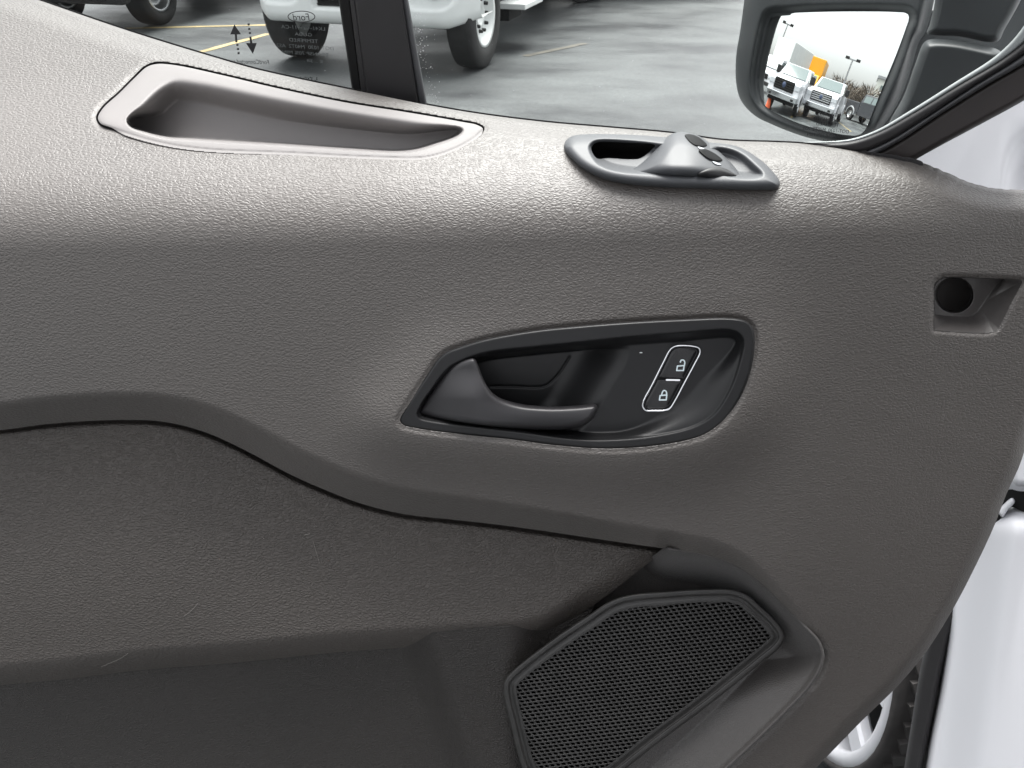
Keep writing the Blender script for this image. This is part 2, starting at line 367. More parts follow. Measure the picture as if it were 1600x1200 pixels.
T_OUT = spline([(150, 184), (158, 168), (185, 143), (210, 118), (228, 102), (245, 97), (275, 99), (350, 115), (430, 134), (540, 157), (640, 173), (720, 187), (748, 193), (757, 200), (752, 210), (735, 223), (705, 238), (665, 249), (590, 249), (450, 242), (330, 237), (265, 229), (212, 216), (175, 203), (155, 195)], True, 5)
T_IN = spline([(200, 188), (220, 165), (250, 135), (272, 124), (310, 127), (430, 152), (540, 172), (640, 188), (700, 197), (722, 203), (712, 212), (680, 224), (650, 233), (620, 236), (560, 233), (440, 225), (300, 217), (260, 214), (225, 205), (205, 197)], True, 5)
P_OUT = spline([(881, 232), (884, 220), (893, 213), (910, 210), (971, 210), (1024, 213), (1066, 217), (1105, 222), (1150, 228), (1182, 245), (1207, 267), (1219, 285), (1216, 294), (1194, 297), (1102, 295), (1024, 292), (958, 284), (924, 272), (898, 254)], True, 5)
B_OUT = spline([(622, 656), (635, 633), (650, 610), (666, 586), (685, 559), (698, 549), (716, 542), (755, 530), (832, 516), (910, 508), (988, 502), (1065, 498), (1142, 496), (1166, 501), (1177, 512), (1180, 536), (1174, 578), (1158, 621), (1135, 656), (1108, 678), (1084, 688), (1026, 699), (949, 704), (871, 699), (794, 689), (716, 681), (650, 672), (628, 666)], True, 5)
B_IN = spline([(652, 646), (674, 609), (701, 575), (724, 562), (763, 550), (832, 542), (910, 534), (987, 526), (1065, 520), (1139, 515), (1154, 520), (1162, 532), (1156, 567), (1139, 613), (1115, 648), (1084, 667), (1026, 681), (949, 688), (891, 686), (817, 676), (736, 666), (677, 659), (655, 653)], True, 5)
K_IN = spline([(655, 645), (690, 590), (735, 560), (800, 549), (880, 541), (960, 537), (985, 540), (988, 552), (980, 572), (964, 600), (941, 638), (925, 662), (905, 678), (880, 682), (800, 672), (700, 660)], True, 5)
S_OUT = np.array([(1460, 516), (1459, 480), (1459, 450), (1461, 443), (1466, 437), (1473, 433), (1484, 432), (1520, 433), (1560, 435), (1592, 436), (1597, 438), (1597, 443), (1590, 456), (1578, 478), (1566, 503), (1560, 513), (1552, 519), (1540, 521), (1500, 519)], float)
S_FLOOR = np.array([(1459, 492), (1459, 450), (1466, 437), (1480, 432), (1520, 433), (1568, 436), (1551, 453), (1539, 470), (1527, 487), (1520, 493), (1512, 495), (1490, 494)], float)
fT, fTi, fP, fB, fBi, fK, fS, fSf = map(poly_sdf, (T_OUT, T_IN, P_OUT, B_OUT, B_IN, K_IN, S_OUT, S_FLOOR))

def swell(u, v):                # the panel rises towards the handle
    s = np.maximum(-fB(u, v), 0)
    side = 0.22 + 0.78 * ss(470, 700, v)
    return 0.0135 * np.exp(-(s / 70.0) ** 2) * side
def wav(u, v): return 0.0006 * np.sin(u / 170 + 1.3 * np.sin(v / 210)) + 0.0005 * np.sin(v / 130 + u / 400)
def panelA(u, v):
    d = base(u, v) + wav(u, v) - swell(u, v)
    s = line_dist(sSill, u, v)
    d = d + 0.010 * (1 - ss(0, 40, s)) ** 1.5 + 0.006 * (1 - ss(0, 5, s))
    # broad hollow along the shelf, left of the tray and round it
    d = d + 0.004 * np.exp(-((v - (130 + u * 0.03)) / 60.0) ** 2) * (1 - ss(500, 900, u))
    s2 = line_dist(sL2, u, v); w = 46 - 14 * ss(500, 1040, u)
    q = np.clip(1 - s2 / w, 0, 1); d = d + 0.034 * (1 - .65 * ss(860, 1045, u)) * np.where(q > .3, q - .15, q * q / .6)
    s3 = line_dist(sRec[: 6 * 9], u, v); w3 = 30 - 16 * ss(1080, 1280, u)
    q = np.clip(1 - s3 / w3, 0, 1); d = d + (0.012 - 0.010 * ss(1100, 1270, u)) * q ** 1.6
    s4 = line_dist(sRec[6 * 7:], u, v); d = d + 0.002 * (1 - ss(0, 12, s4))
    sr = line_dist(sR, u, v); d = d + 0.010 * np.clip(1 - sr / 22, 0, 1) ** 2 + 0.02 * (1 - ss(0, 500, sr)) ** 2
    s = np.maximum(-fT(u, v), 0); d = d + .0015 * (1 - ss(0, 8, s)) * (1 - ss(198, 212, v)) 
    for f, w_, a in ((fB, 6, .0012), (fS, 6, .002)):
        s = np.maximum(-f(u, v), 0); d = d + a * (1 - ss(0, w_, s))
    return d
polyA = np.vstack([sSill, sR[1:], sRec[::-1], sL2[::-1][1:]])
fA = poly_sdf(polyA)
def sdfA(u, v):
    s = fA(u, v)
    for f, g_ in ((fT, 0), (fP, 3), (fB, 3), (fS, 0)): s = np.minimum(s, -(f(u, v) - g_))
    return s
field('upper_panel', sdfA, panelA, (-300, -130, 1680, 1452), 2.3, 'panel', door, 0.012)

# armrest panel
polyB = np.vstack([sL2 + [0, -14], sL3[::-1] + [0, 0]])
fB2 = poly_sdf(polyB)
L2S = np.array([(x, np.mean([np.interp(x + k, sL2[:, 0], sL2[:, 1]) for k in range(-90, 91, 10)])) for x in range(-300, 1100, 20)], float)
def panelB(u, v):
    s2 = line_dist(sL2, u, v); s3 = line_dist(sL3, u, v)
    dv = v - np.interp(u, L2S[:, 0], L2S[:, 1])
    d = base(u, v) + 0.046 - 0.024 * ss(-40, 320, dv) + wav(u + 300, v) * 1.5
    d = d + 0.012 * np.exp(-(s2 / 4.0) ** 2)
    return d + 0.030 * np.clip(1 - s3 / 36, 0, 1) ** 2.0 * (1 - .75 * ss(860, 960, u))
field('armrest_panel', fB2, panelB, (-300, 630, 1060, 1110), 3.0, 'panel_lower', door, 0.012)

# map pocket
G_OUT = spline([(786, 1078), (788, 1064), (800, 1049), (865, 998), (917, 963), (950, 941), (977, 931), (1040, 924), (1110, 920), (1146, 921), (1168, 929), (1190, 948), (1213, 970), (1224, 986), (1226, 998), (1218, 1012), (1197, 1030), (1110, 1100), (1022, 1166), (960, 1215), (890, 1262), (860, 1268), (842, 1255), (826, 1222), (812, 1190), (798, 1135), (790, 1102)], True, 5)
fG = poly_sdf(G_OUT)
polyC = np.vstack([sL3[:-13] + [0, -25], [(925, 955), (890, 1060), (880, 1240), (900, 1400), (900, 1450), (-300, 1450)]])
def panelC(u, v):
    fold = 655 + (v - 1010) * 0.36
    return base(u, v) + 0.034 + 0.024 * (1 - ss(-38, 34, u - fold)) - 0.010 * ss(1080, 1450, v) + 0.022 * ss(790, 870, u) + wav(u, v + 200)
fC = poly_sdf(polyC)
field('map_pocket', lambda u, v: np.minimum(fC(u, v), 8 - fG(u, v)), panelC, (-300, 880, 970, 1452), 4.0, 'pocket', door, 0.01)

# speaker surround
polyD = np.vstack([sRec + [0, 0], [(860, 1450), (840, 1300), (800, 1100), (810, 1005), (880, 960), (990, 860)]])
fD = poly_sdf(polyD)
def panelD(u, v):
    s = line_dist(sRec, u, v)
    up = 1 - ss(930, 1070, v + (u - 1250) * .3)
    return base(u, v) + 0.003 + up * (0.008 + 0.058 * ss(-6, 50, s)) + (1 - up) * 0.037 * (0.12 * ss(0, 8, s) + 0.88 * np.clip((s - 6) / 74, 0, 1))
field('speaker_surround', lambda u, v: np.minimum(fD(u, v) + 3, 5 - fB2(u, v)), panelD, (815, 850, 1300, 1452), 2.0, 'surround', door, 0.004)

# speaker grille: frame + perforated plate
def dG(u, v): return base(u, v) + 0.026
def rimd(u, v):
    s = fG(u, v)
    return dG(u, v) - 0.004 * dome(s, 3.5) + 0.0032 * ss(8, 10.5, s) - 0.0012 * ss(14, 17, s)
gr = field('speaker_grille', lambda u, v: np.minimum(fG(u, v), 21 - fG(u, v)), rimd, (780, 912, 1232, 1275), 1.1, 'grille', door, 0.030)
a_, b_ = np.array([8.75, -1.15]), np.array([4.1, 5.35]); vv_, ff_ = [], []
O_ = np.array([1000., 1060.]); ii, jj = np.meshgrid(np.arange(-60, 61), np.arange(-60, 61)); ii, jj = ii.ravel(), jj.ravel()
cx = O_[0] + ii * a_[0] + jj * b_[0]; cy = O_[1] + ii * a_[1] + jj * b_[1]
sg = fG(cx, cy); keepc = sg > 15
corner = [(-.5, -.5), (0, -.5), (.5, -.5), (.5, 0), (.5, .5), (0, .5), (-.5, .5), (-.5, 0)]
U8, V8 = [], []
for x, y, s_ in zip(cx[keepc], cy[keepc], sg[keepc]):
    hole = 0.36 if s_ > 20 else 0.2
    n0 = len(U8)
    for k, (ci, cj) in enumerate(corner):
        p = np.array([x, y]) + ci * a_ + cj * b_; U8.append(p[0]); V8.append(p[1])
    for ring in (1.0, 0.82):
        for k, (ci, cj) in enumerate(corner):
            e = np.array([ci, cj]); e = e / np.linalg.norm(e) * hole * ring
            p = np.array([x, y]) + e[0] * a_ + e[1] * b_; U8.append(p[0]); V8.append(p[1])
    for k in range(8):
        k2 = (k + 1) % 8
        ff_.append([n0 + k, n0 + k2, n0 + 8 + k2, n0 + 8 + k]); ff_.append([n0 + 8 + k, n0 + 8 + k2, n0 + 16 + k2, n0 + 16 + k])
U8 = np.array(U8); V8 = np.array(V8); q = np.arange(len(U8)) % 24
dep = dG(U8, V8) - 0.0006 + np.where(q < 8, 0.0, np.where(q < 16, 0.0009, 0.004))
me = bpy.data.meshes.new('perforated_plate'); me.from_pydata(pt(U8, V8, dep).tolist(), [], ff_); me.update()
bmx = bmesh.new(); bmx.from_mesh(me); bmesh.ops.remove_doubles(bmx, verts=bmx.verts, dist=1e-5); bmesh.ops.recalc_face_normals(bmx, faces=bmx.faces); bmx.to_mesh(me); bmx.free()
link('perforated_plate', me, 'grille', gr)
field('speaker_backing', lambda u, v: fG(u, v) - 4, lambda u, v: dG(u, v) + 0.010, (780, 912, 1232, 1275), 8, 'matte_black', gr, 0)

# storage tray let into the shelf
tb = [np.array(pt(np.array(x), np.array(y), base(np.array(x), np.array(y)) + 0.012)) for x, y in ((262., 122.), (712., 196.))]
nb = np.cross(tb[1] - tb[0], np.array([0, 0.7, 1.0])); nb /= np.linalg.norm(nb); dWall = plane_depth(nb, tb[0])
frontT = spline([(205, 197), (225, 205), (260, 214), (300, 217), (440, 225), (560, 233), (620, 236), (650, 233), (680, 224), (712, 212)], False, 4)
def trayd(u, v):
    s = fT(u, v); si = fTi(u, v); sf = line_dist(frontT, u, v)
    up_ = 1 - ss(196, 212, v)
    rim = base(u, v) - 0.0005 * up_ + 0.004 * (1 - dome(s, 5)) * up_ - 0.0015 * dome(s - 4, 14)
    w = 5 + 34 * ss(4, 40, sf)
    inn = np.maximum(dWall(u, v), rim + 0.010) + 0.004
    q = ss(0, 1, (si + 3) / w)
    return rim * (1 - q) + inn * q
tray = field('storage_tray', lambda u, v: fT(u, v) - 3.0 + 4.0 * ss(198, 212, v), trayd, (145, 90, 765, 258), 1.5, 'tray', door, 0.012)

# window switch pod on the shelf
I1 = spline([(923, 232), (926, 225), (935, 221), (980, 222), (1026, 226), (1060, 232), (1090, 250), (1085, 272), (1060, 273), (1024, 270), (971, 266), (950, 261), (934, 252)], True, 5)
I2 = spline([(1112, 238), (1120, 231), (1142, 234), (1160, 242), (1176, 256), (1190, 272), (1185, 276), (1152, 276), (1130, 270), (1118, 255)], True, 5)
HOLE = spline([(924, 232), (928, 225), (936, 222), (980, 223), (1024, 227), (1018, 234), (1008, 243), (998, 248), (985, 249), (950, 247), (934, 248), (927, 241)], True, 5)
HUMP = spline([(975, 274), (1000, 257), (1022, 236), (1035, 220), (1050, 209), (1063, 206), (1078, 208), (1097, 215), (1115, 229), (1133, 245), (1148, 261), (1158, 276), (1146, 281), (1118, 283), (1085, 279), (1040, 277)], True, 5)
fI1, fI2, fH, fHo = map(poly_sdf, (I1, I2, HUMP, HOLE))
def podring(u, v):
    s = fP(u, v); return base(u, v) + 0.001 - 0.0125 * dome(s, 17)
def podd(u, v):
    d = podring(u, v); a = fI1(u, v); b = fI2(u, v)
    d = d + 0.016 * ss(-5, 9, a) * (1 - 0.5 * ss(960, 1060, u)) + 0.013 * ss(-5, 10, b) * (1 - .45 * ss(1130, 1190, u))
    return d
pod = field('window_switch_pod', lambda u, v: np.minimum(fP(u, v), -fHo(u, v)), podd, (875, 200, 1225, 302), 1.2, 'pod', door, 0.010)
def humpd(u, v):
    d = base(u, v) + 0.002 - 0.0125
    ax = ss(960, 1055, u) * (1 - 0.55 * ss(1070, 1150, u))
    d = d + 0.010 - 0.020 * ax * dome(fH(u, v), 22)
    return d
field('switch_mount', fH, humpd, (960, 195, 1165, 290), 1.0, 'pod', pod, 0.008)
def bump_patch(name, pts, m, off, rise, par, dfun, w=4, step=.8, n=5):
    L = spline(pts, True, n); f = poly_sdf(L); x0, y0 = L.min(0) - 3; x1, y1 = L.max(0) + 3
    return field(name, f, lambda u, v: dfun(u, v) - off - rise * dome(f(u, v), w) , (x0, y0, x1, y1), step, m, par, 0.003)
bump_patch('rocker_switch', [(1070, 211), (1077, 209.5), (1086, 211.5), (1097, 218), (1105, 227), (1098, 229), (1087, 227), (1077, 220.5)], 'void_black', .0010, .0010, pod, humpd, 4, .5)
bump_patch('rocker_switch', [(1092, 234.5), (1099, 232.5), (1108, 235), (1119, 241), (1129, 250.5), (1121, 252), (1110, 249.5), (1100, 243)], 'void_black', .0010, .0010, pod, humpd, 4, .5)
bump_patch('switch_mark', [(1090, 229), (1098, 231), (1102, 233.5), (1099, 234), (1093, 232.5)], 'pale_grey', .0008, .0004, pod, humpd, 2, .5)
bump_patch('switch_mark', [(1113, 252), (1121, 254), (1127, 257.5), (1123, 258), (1117, 256)], 'pale_grey', .0008, .0004, pod, humpd, 2, .5)
bump_patch('switch_lens', [(1089, 274), (1100, 266), (1115, 261), (1130, 262), (1142, 268), (1151, 275), (1140, 280), (1120, 282), (1102, 280)], 'black_plastic', .0012, .0015, pod, humpd, 7)

# handle bezel, cup and lever
def bezface(u, v): return base(u, v) - 0.0105
SEAM = spline([(768, 604), (800, 604), (840, 605), (852, 603), (862, 596), (876, 580), (890, 558)], False, 6)
KR = spline([(1000, 500), (990, 540), (982, 570), (964, 600), (941, 638), (922, 668), (900, 690)], False, 5)
def bezd(u, v):
    s = fB(u, v); si = fBi(u, v); k = fK(u, v)
    d = bezface(u, v) + 0.006 * (1 - dome(s, 4.5))
    wid = 14 + 46 * ss(960, 1120, u) * ss(525, 620, v)
    d = d + 0.0022 * ss(-2, 3, si) + 0.0115 * ss(0, 1, si / wid) * (0.45 + .55 * ss(560, 1000, u))
    kr = line_dist(KR, u, v)
    d = d + 0.027 * ss(0, 9, k) * ss(0, 85, kr) + 0.0015 * np.exp(-(line_dist(SEAM, u, v) / 1.3) ** 2)
    return d
bez = field('handle_bezel', lambda u, v: fB(u, v) - .5, bezd, (615, 490, 1186, 710), 1.2, 'black_plastic', door, 0.010)
LEV = spline([(654, 646), (664, 626), (677, 606), (692, 586), (708, 570), (726, 562), (741, 560), (747, 570), (752, 584), (763, 606), (778, 620), (809, 630), (840, 634), (871, 635), (905, 633), (929, 631), (934, 636), (932, 645), (924, 657), (902, 668), (852, 672), (786, 668), (716, 659), (670, 652)], True, 5)
fL = poly_sdf(LEV)
def levd(u, v):
    s = fL(u, v)
    crest = 0.010 * np.exp(-((u - 735) / 55.0) ** 2) * ss(575, 625, v)
    bar = ss(740, 830, u)
    d = bezface(u, v) + 0.0085 - 0.012 * ss(655, 745, u) - crest * .5
    edge = 0.007 * (1 - dome(s, 10)) * (0.35 + .65 * bar) + 0.004 * (1 - dome(s, 5))
    curl = 0.004 * ((v - 650) / 22.0) ** 2 * bar * ss(600, 630, v)
    return d + edge + np.clip(curl, 0, .012)
field('door_lever', fL, levd, (648, 552, 942, 680), 1.1, 'lever', bez, 0.012)

# lock switch
def swd(u, v): return bezd(u, v)
FR = spline([(1004, 633), (1020, 600), (1037, 566), (1048, 546), (1056, 541), (1068, 540), (1083, 541), (1092, 544), (1094, 551), (1086, 568), (1070, 598), (1054, 628), (1047, 638), (1038, 641.5), (1022, 642), (1008, 641)], True, 4)
lsw = field('lock_switch', stroke_sdf(FR, 4.2, True), lambda u, v: swd(u, v) - 0.0016 - 0.0012 * dome(stroke_sdf(FR, 4.2, True)(u, v), 2.1), (996, 532, 1102, 650), .6, 'chrome', door, 0.003)
fFR = poly_sdf(FR)
def halfsd(sign): return lambda u, v: np.minimum(fFR(u, v) - 2.6, sign * (592.8 + (u - 1045) * 0.06 - v) - 0.6)
for nm, sg_ in (('unlock_button', 1), ('lock_button', -1)):
    f = halfsd(sg_)
    field(nm, f, lambda u, v, f=f: swd(u, v) - 0.0003 - 0.0016 * dome(f(u, v), 9), (998, 534, 1100, 648), .8, 'gloss_black', lsw, 0.003)
field('button_well', lambda u, v: fFR(u, v) - 1, lambda u, v: swd(u, v) + 0.0006, (998, 534, 1100, 648), 3, 'matte_black', lsw, 0)
def frame_d(u, v): return swd(u, v) - 0.0023
def stroke(name, pts, w, m, par, dfun, closed=False, step=.45):
    pts = np.asarray(pts, float); x0, y0 = pts.min(0) - w - 1; x1, y1 = pts.max(0) + w + 1
    return field(name, stroke_sdf(pts, w, closed), dfun, (x0, y0, x1, y1), step, m, par, 0.0003)
stroke('indicator_bar', [(1041.5, 593.7), (1061.5, 594)], 2.8, 'chrome', lsw, frame_d)
def padlock(cx, cy, op, nm):
    b = np.array([(-5.0, 1), (5.4, .2), (4.4, 7.8), (-6.2, 8)]) + [cx, cy]
    stroke(nm, b, 2.1, 'symbol', lsw, frame_d, True)
    if op: s = np.array([(5.6, .5), (6.4, -4), (5.6, -7.2), (3.2, -8.6), (.6, -7.8), (-.4, -5.2)])
    else: s = np.array([(-2.6, .5), (-1.6, -4), (.8, -6.8), (3.6, -6.2), (5.0, -3.4), (5, .2)])
    stroke(nm, spline(s + [cx, cy], False, 4), 2.1, 'symbol', lsw, lambda u, v: frame_d(u, v) - .00015)
padlock(1063.5, 571, True, 'unlock_symbol'); padlock(1036.5, 617, False, 'lock_symbol')

# screw recess at the hinge side
def scrd(u, v):
    f = np.maximum(-fSf(u, v), 0); s = np.maximum(fS(u, v), 0)
    w = f / (f + s + 1e-3)
    d = panelA_edge(u, v) + 0.020 * (1 - w) * ss(0, 2.0, s + 1.0)
    h = 1 - np.hypot((u - 1491) / 30.0, (v - 461) / 28.0)
    return d + 0.03 * ss(0, 0.10, h)
def panelA_edge(u, v):
    sr = line_dist(sR, u, v); return base(u, v) + 0.002 + 0.010 * np.clip(1 - sr / 22, 0, 1) ** 2 + 0.02 * (1 - ss(0, 500, sr)) ** 2
field('screw_recess', fS, scrd, (1452, 425, 1604, 528), 1.0, 'tray_dark', door, 0.004)

# dark shell behind the panel
field('door_shell', lambda u, v: poly_sdf(np.vstack([sSill, sR[1:], [(860, 1450), (-300, 1450)]]))(u, v) - 2,
      lambda u, v: base(u, v) + 0.055 + 0.045 * ss(0, 70, np.minimum(line_dist(sSill, u, v), line_dist(sR, u, v) * 1.5)), (-300, -130, 1680, 1452), 16, 'matte_black', door, 0.02)

# scratches and dust on the panel
for nm, pts, w, df, m in (('scratch_mark', [(158, 1042), (172, 1036), (186, 1030), (200, 1021)], .9, panelB, 'scratch'), ('scratch_mark', [(287, 963), (298, 955), (309, 943)], .8, panelB, 'scratch'),
                       ('scratch_mark', [(489, 845), (495, 865), (499, 880)], .6, panelB, 'scratch'), ('scratch_mark', [(476, 836), (484, 834)], 1.2, panelB, 'scratch')):
    stroke(nm, spline(pts, False, 4), w, m, door, lambda u, v, df=df: df(u, v) - 0.0006)
for k in range(16):
    x, y = random.uniform(60, 1500), random.uniform(640, 990)
    if 600 < x: y = random.uniform(340, 480)
    if fA(np.array([x]), np.array([y]))[0] < 8 and fB2(np.array([x]), np.array([y]))[0] < 8: continue
    df = panelA if fA(np.array([x]), np.array([y]))[0] > 0 else panelB
    stroke('dust_speck', [(x, y), (x + random.uniform(.3, 1.4), y + random.uniform(-.8, .8))], random.uniform(.7, 1.3), 'scratch', door, lambda u, v, df=df: df(u, v) - 0.0007)
stroke('dust_speck', [(1000, 551), (1003, 551)], 1.6, 'dust', bez, lambda u, v: bezd(u, v) - 0.0004)

# ------------------------------------------------------------------ window
def dsill(x, y): return pt(np.array(float(x)), np.array(float(y)), base(np.array(float(x)), np.array(float(y))) + 0.020)
GL, GR = dsill(60, 0), dsill(1360, 240)
GL = GL + np.array([0, .004, 0])
nG = np.cross(GR - GL, np.array([0, 0, 1.0])); nG /= np.linalg.norm(nG)
if nG[1] > 0: nG = -nG
dGl = plane_depth(nG, GL)
E1 = np.cross(nG, [0, 0, 1.0]); E1 /= np.linalg.norm(E1)
if E1[0] < 0: E1 = -E1
polyG1 = np.array([(-300, -700), (470, -700), (575, 190), (-300, 190)], float)
def pane_sdf(poly):
    f = poly_sdf(poly); sl = poly_sdf(np.vstack([sSill + [0, 12], [(1700, -900), (-320, -900)]])); return lambda u, v: np.minimum(f(u, v), sl(u, v))
pane1 = field('window_pane', pane_sdf(polyG1), dGl, (-300, -400, 580, 190), 10, 'glass', door, 0)
polyG2 = np.array([(560, -700), (1900, -700), (1900, -80), (1600, 70), (1345, 236), (1000, 240), (650, 200)], float)
pane2 = field('quarter_pane', pane_sdf(polyG2), dGl, (520, -400, 1700, 260), 10, 'glass', door, 0)

# black seal along the sill
sealL = sSill[(sSill[:, 0] < 1445)]
field('sill_seal', stroke_sdf(sealL + [0, 2.0], 9), lambda u, v: dGl(u, v) - 0.006, (-300, -140, 1460, 265), 1.5, 'rubber', door, 0.006)

# divider bar between the two panes
def barp(l, r):                 # strip between two lines given at y=0 and y=160
    def at(x0, x1, y): return x0 + (x1 - x0) * y / 160.0
    return np.array([(at(*l, -420), -420), (at(*r, -420), -420), (at(*r, 205), 205), (at(*l, 205), 205)])
def bar(name, l, r, m, off, rnd, par=None):
    L = barp(l, r); f = poly_sdf(L); sl = poly_sdf(np.vstack([sSill + [0, 10], [(1700, -900), (-320, -900)]]))
    return field(name, lambda u, v: np.minimum(f(u, v), sl(u, v)), lambda u, v: dGl(u, v) - off + .006 * (1 - dome(f(u, v), rnd)), (400, -420, 720, 205), 1.6, m, par or door, 0.010)
db = bar('divider_bar', (553, 573), (630, 655), 'rubber', 0.012, 5)
bar('run_channel', (529, 553), (548, 568), 'matte_black', 0.006, 3, db)
bar('channel_lip', (546, 566), (556, 577), 'rubber', 0.010, 3, db)
bar('seal_highlight', (626, 652), (638, 667), 'lip_highlight', 0.0085, 4, db)  # thin stripe carrying the bar's highlight in its grey

# markings etched on the glass, read from outside, so mirrored here
def onglass(x, y, lift=0.0007):
    x = np.array(float(x)); y = np.array(float(y)); return pt(x, y, dGl(x, y)) + nG * lift
def pxlen(x, y, n): return float(np.linalg.norm(onglass(x + n, y) - onglass(x, y)))
def etched(txt, x, y, wpx, hpx, m, par, name='etched_text', tilt=0.0):
    cu = bpy.data.curves.new('t', 'FONT'); cu.body = txt; cu.align_x = 'CENTER'; cu.align_y = 'CENTER'; cu.size = 1; cu.resolution_u = 3
    to = bpy.data.objects.new('t', cu); COL.objects.link(to)
    dg = bpy.context.evaluated_depsgraph_get(); me = bpy.data.meshes.new_from_object(to.evaluated_get(dg)); bpy.data.objects.remove(to)
    co = np.array([v.co[:] for v in me.vertices]); w = np.ptp(co[:, 0]); h = np.ptp(co[:, 1]); c = (co.max(0) + co.min(0)) / 2
    P = onglass(x, y); sx = pxlen(x, y, wpx) / w; sy = float(np.linalg.norm(onglass(x, y + hpx) - onglass(x, y))) / h
    q = co - c; X = -q[:, 0] * sx; Y = q[:, 1] * sy
    ct, st = math.cos(tilt), math.sin(tilt); X, Y = X * ct - Y * st, X * st + Y * ct
    W = P + X[:, None] * E1 + Y[:, None] * np.array([0, 0, 1.0])
    me.vertices.foreach_set('co', W.ravel()); me.update()
    return link(name, me, m, par, smooth=False)
def inkpoly(name, pts, m, par):
    me = bpy.data.meshes.new(name); me.from_pydata([onglass(*p).tolist() for p in pts], [], [list(range(len(pts)))]); me.update()
    return link(name, me, m, par, smooth=False)
for (t, x, y, w, h) in (('LK41-V21411-CA', 474, 43, 69, 5.5), ('GUBA', 474.5, 53.5, 27, 5), ('TEMPERED', 475, 63, 45, 5.2), ('DOT-1030  M40T2  AS2', 477, 73, 90, 5.4),
                        ('TRANSP 70% MIN', 478, 83, 73, 5.2), ('E .. 38 .', 490, 95, 29, 4.5), ('.  .  .  .', 477, 106, 22, 1.2)):
    etched(t, x, y, w, h, 'ink_grey', pane1)
etched('FordConnected.com', 388, 96, 66, 6.5, 'ink', pane1, tilt=R(2))
etched('Ford', 471, 26.5, 25, 10.5, 'ink', pane1, tilt=R(3))
el = np.array([(471 + 21 * math.cos(t), 26 + 8.6 * math.sin(t)) for t in np.linspace(0, 2 * math.pi, 40, endpoint=False)])
field('etched_oval', stroke_sdf(el, 1.3, True), lambda u, v: dGl(u, v) - .0007, (446, 14, 496, 38), .8, 'ink', pane1, 0)
AU = [(367, 38), (377.5, 53.5), (371, 53.5), (372, 66), (368.6, 66), (367.6, 53.5), (360.5, 53.5)]
inkpoly('etched_arrow', AU, 'ink', pane1)
AD = [(396, 84), (402, 67), (395, 67), (393.6, 57), (390.4, 57), (391.6, 67), (385, 67)]
inkpoly('etched_arrow', AD, 'ink', pane1)
for x, y in ((371.7, 70), (372.7, 76.3), (373.6, 82.7), (389.3, 38), (390.3, 45), (391.3, 51.5)):
    inkpoly('etched_dash', [(x - 1.7, y - 1.5), (x + 1.7, y - 1.6), (x + 1.8, y + 1.5), (x - 1.6, y + 1.6)], 'ink', pane1)
for k in range(22):
    x = 469 + (k % 11) * 2.6; y = 119.5 + (k // 11) * 3.4 + (k % 3) * .8
    if random.random() < .75: inkpoly('etched_dash', [(x, y), (x + 1.5, y), (x + 1.5, y + 2.2), (x, y + 2.2)], 'ink', pane1)
for (t, x, y, w, h) in (('GUBA', 1293, 178, 36, 5), ('LAMINATED', 1292, 186, 42, 4.4), ('TEMPERED', 1293, 194, 36, 5), ('DOT-1030  M40T2  AS2', 1290, 202.5, 74, 5.4), ('TRANSP 70% MIN', 1289, 211, 57, 5.2), ('. . . .', 1296, 219, 20, 1.5)):
    etched(t, x, y, w, h, 'ink', pane2)
# dust flecks caught at the glass edge beside the divider
for k in range(110):
    y = random.uniform(20, 175); x = 640 + y * .16 + abs(random.gauss(6, 9)) + (6 if y > 110 else 0); r = random.uniform(.3, .95)
    if y > 165 + (x - 660) * .12: continue
    p = [(x + r * math.cos(a) * random.uniform(.6, 1.5), y + r * math.sin(a)) for a in (0, 1.25, 2.5, 3.75, 5)]
    inkpoly('dust_fleck', p, 'dust', pane2)
for k in range(70):
    x = random.uniform(20, 1150); y = random.uniform(5, 210); r = random.uniform(.25, .6)
    if 525 < x < 680 or y > np.interp(x, sSill[:, 0], sSill[:, 1]) - 4: continue
    inkpoly('dust_fleck', [(x + r * math.cos(a), y + r * math.sin(a)) for a in (0, 1.25, 2.5, 3.75, 5)], 'dust', pane1 if x < 540 else pane2)

# ------------------------------------------------------------------ window frame at the hinge side
def strip(name, top, bot, m, dfun, rnd=5, amp=.006, skirt=.01, par=None, bounds=(1200, -420, 1980, 300)):
    L = np.vstack([top, bot[::-1]]); f = poly_sdf(L)
    return field(name, f, lambda u, v: dfun(u, v) + amp * (1 - dome(f(u, v), rnd)), bounds, 1.8, m, par or door, skirt)
def ramp(*p): return spline(p, False, 6)
e0 = ramp((1238, 222), (1290, 221), (1330, 217), (1370, 203), (1420, 174), (1490, 130), (1560, 84), (1600, 40), (1640, -40), (1760, -300))
e1 = ramp((1240, 224), (1290, 224), (1332, 221), (1376, 206), (1430, 176), (1495, 136), (1568, 92), (1608, 58), (1660, -20), (1790, -300))
e2 = ramp((1250, 232), (1300, 234), (1340, 240), (1380, 226), (1440, 190), (1520, 137), (1600, 86), (1660, 30), (1730, -60), (1860, -300))
e3 = ramp((1300, 250), (1340, 252), (1362, 242), (1400, 222), (1470, 176), (1540, 132), (1600, 97), (1670, 42), (1745, -50), (1880, -300))
e4 = ramp((1380, 275), (1400, 270), (1430, 250), (1480, 222), (1540, 190), (1600, 157), (1690, 100), (1790, 0), (1940, -300))
fr_ = strip('window_frame', e3 - [0, 2], e4, 'brown_trim', lambda u, v: dGl(u, v) + 0.000, 9, .010, .03)
strip('frame_highlight', e2 - [0, 3], e3 + [0, 2], 'lip_highlight', lambda u, v: dGl(u, v) - .006, 5, .006, .02, fr_)  # highlight along the frame, put in as a grey strip
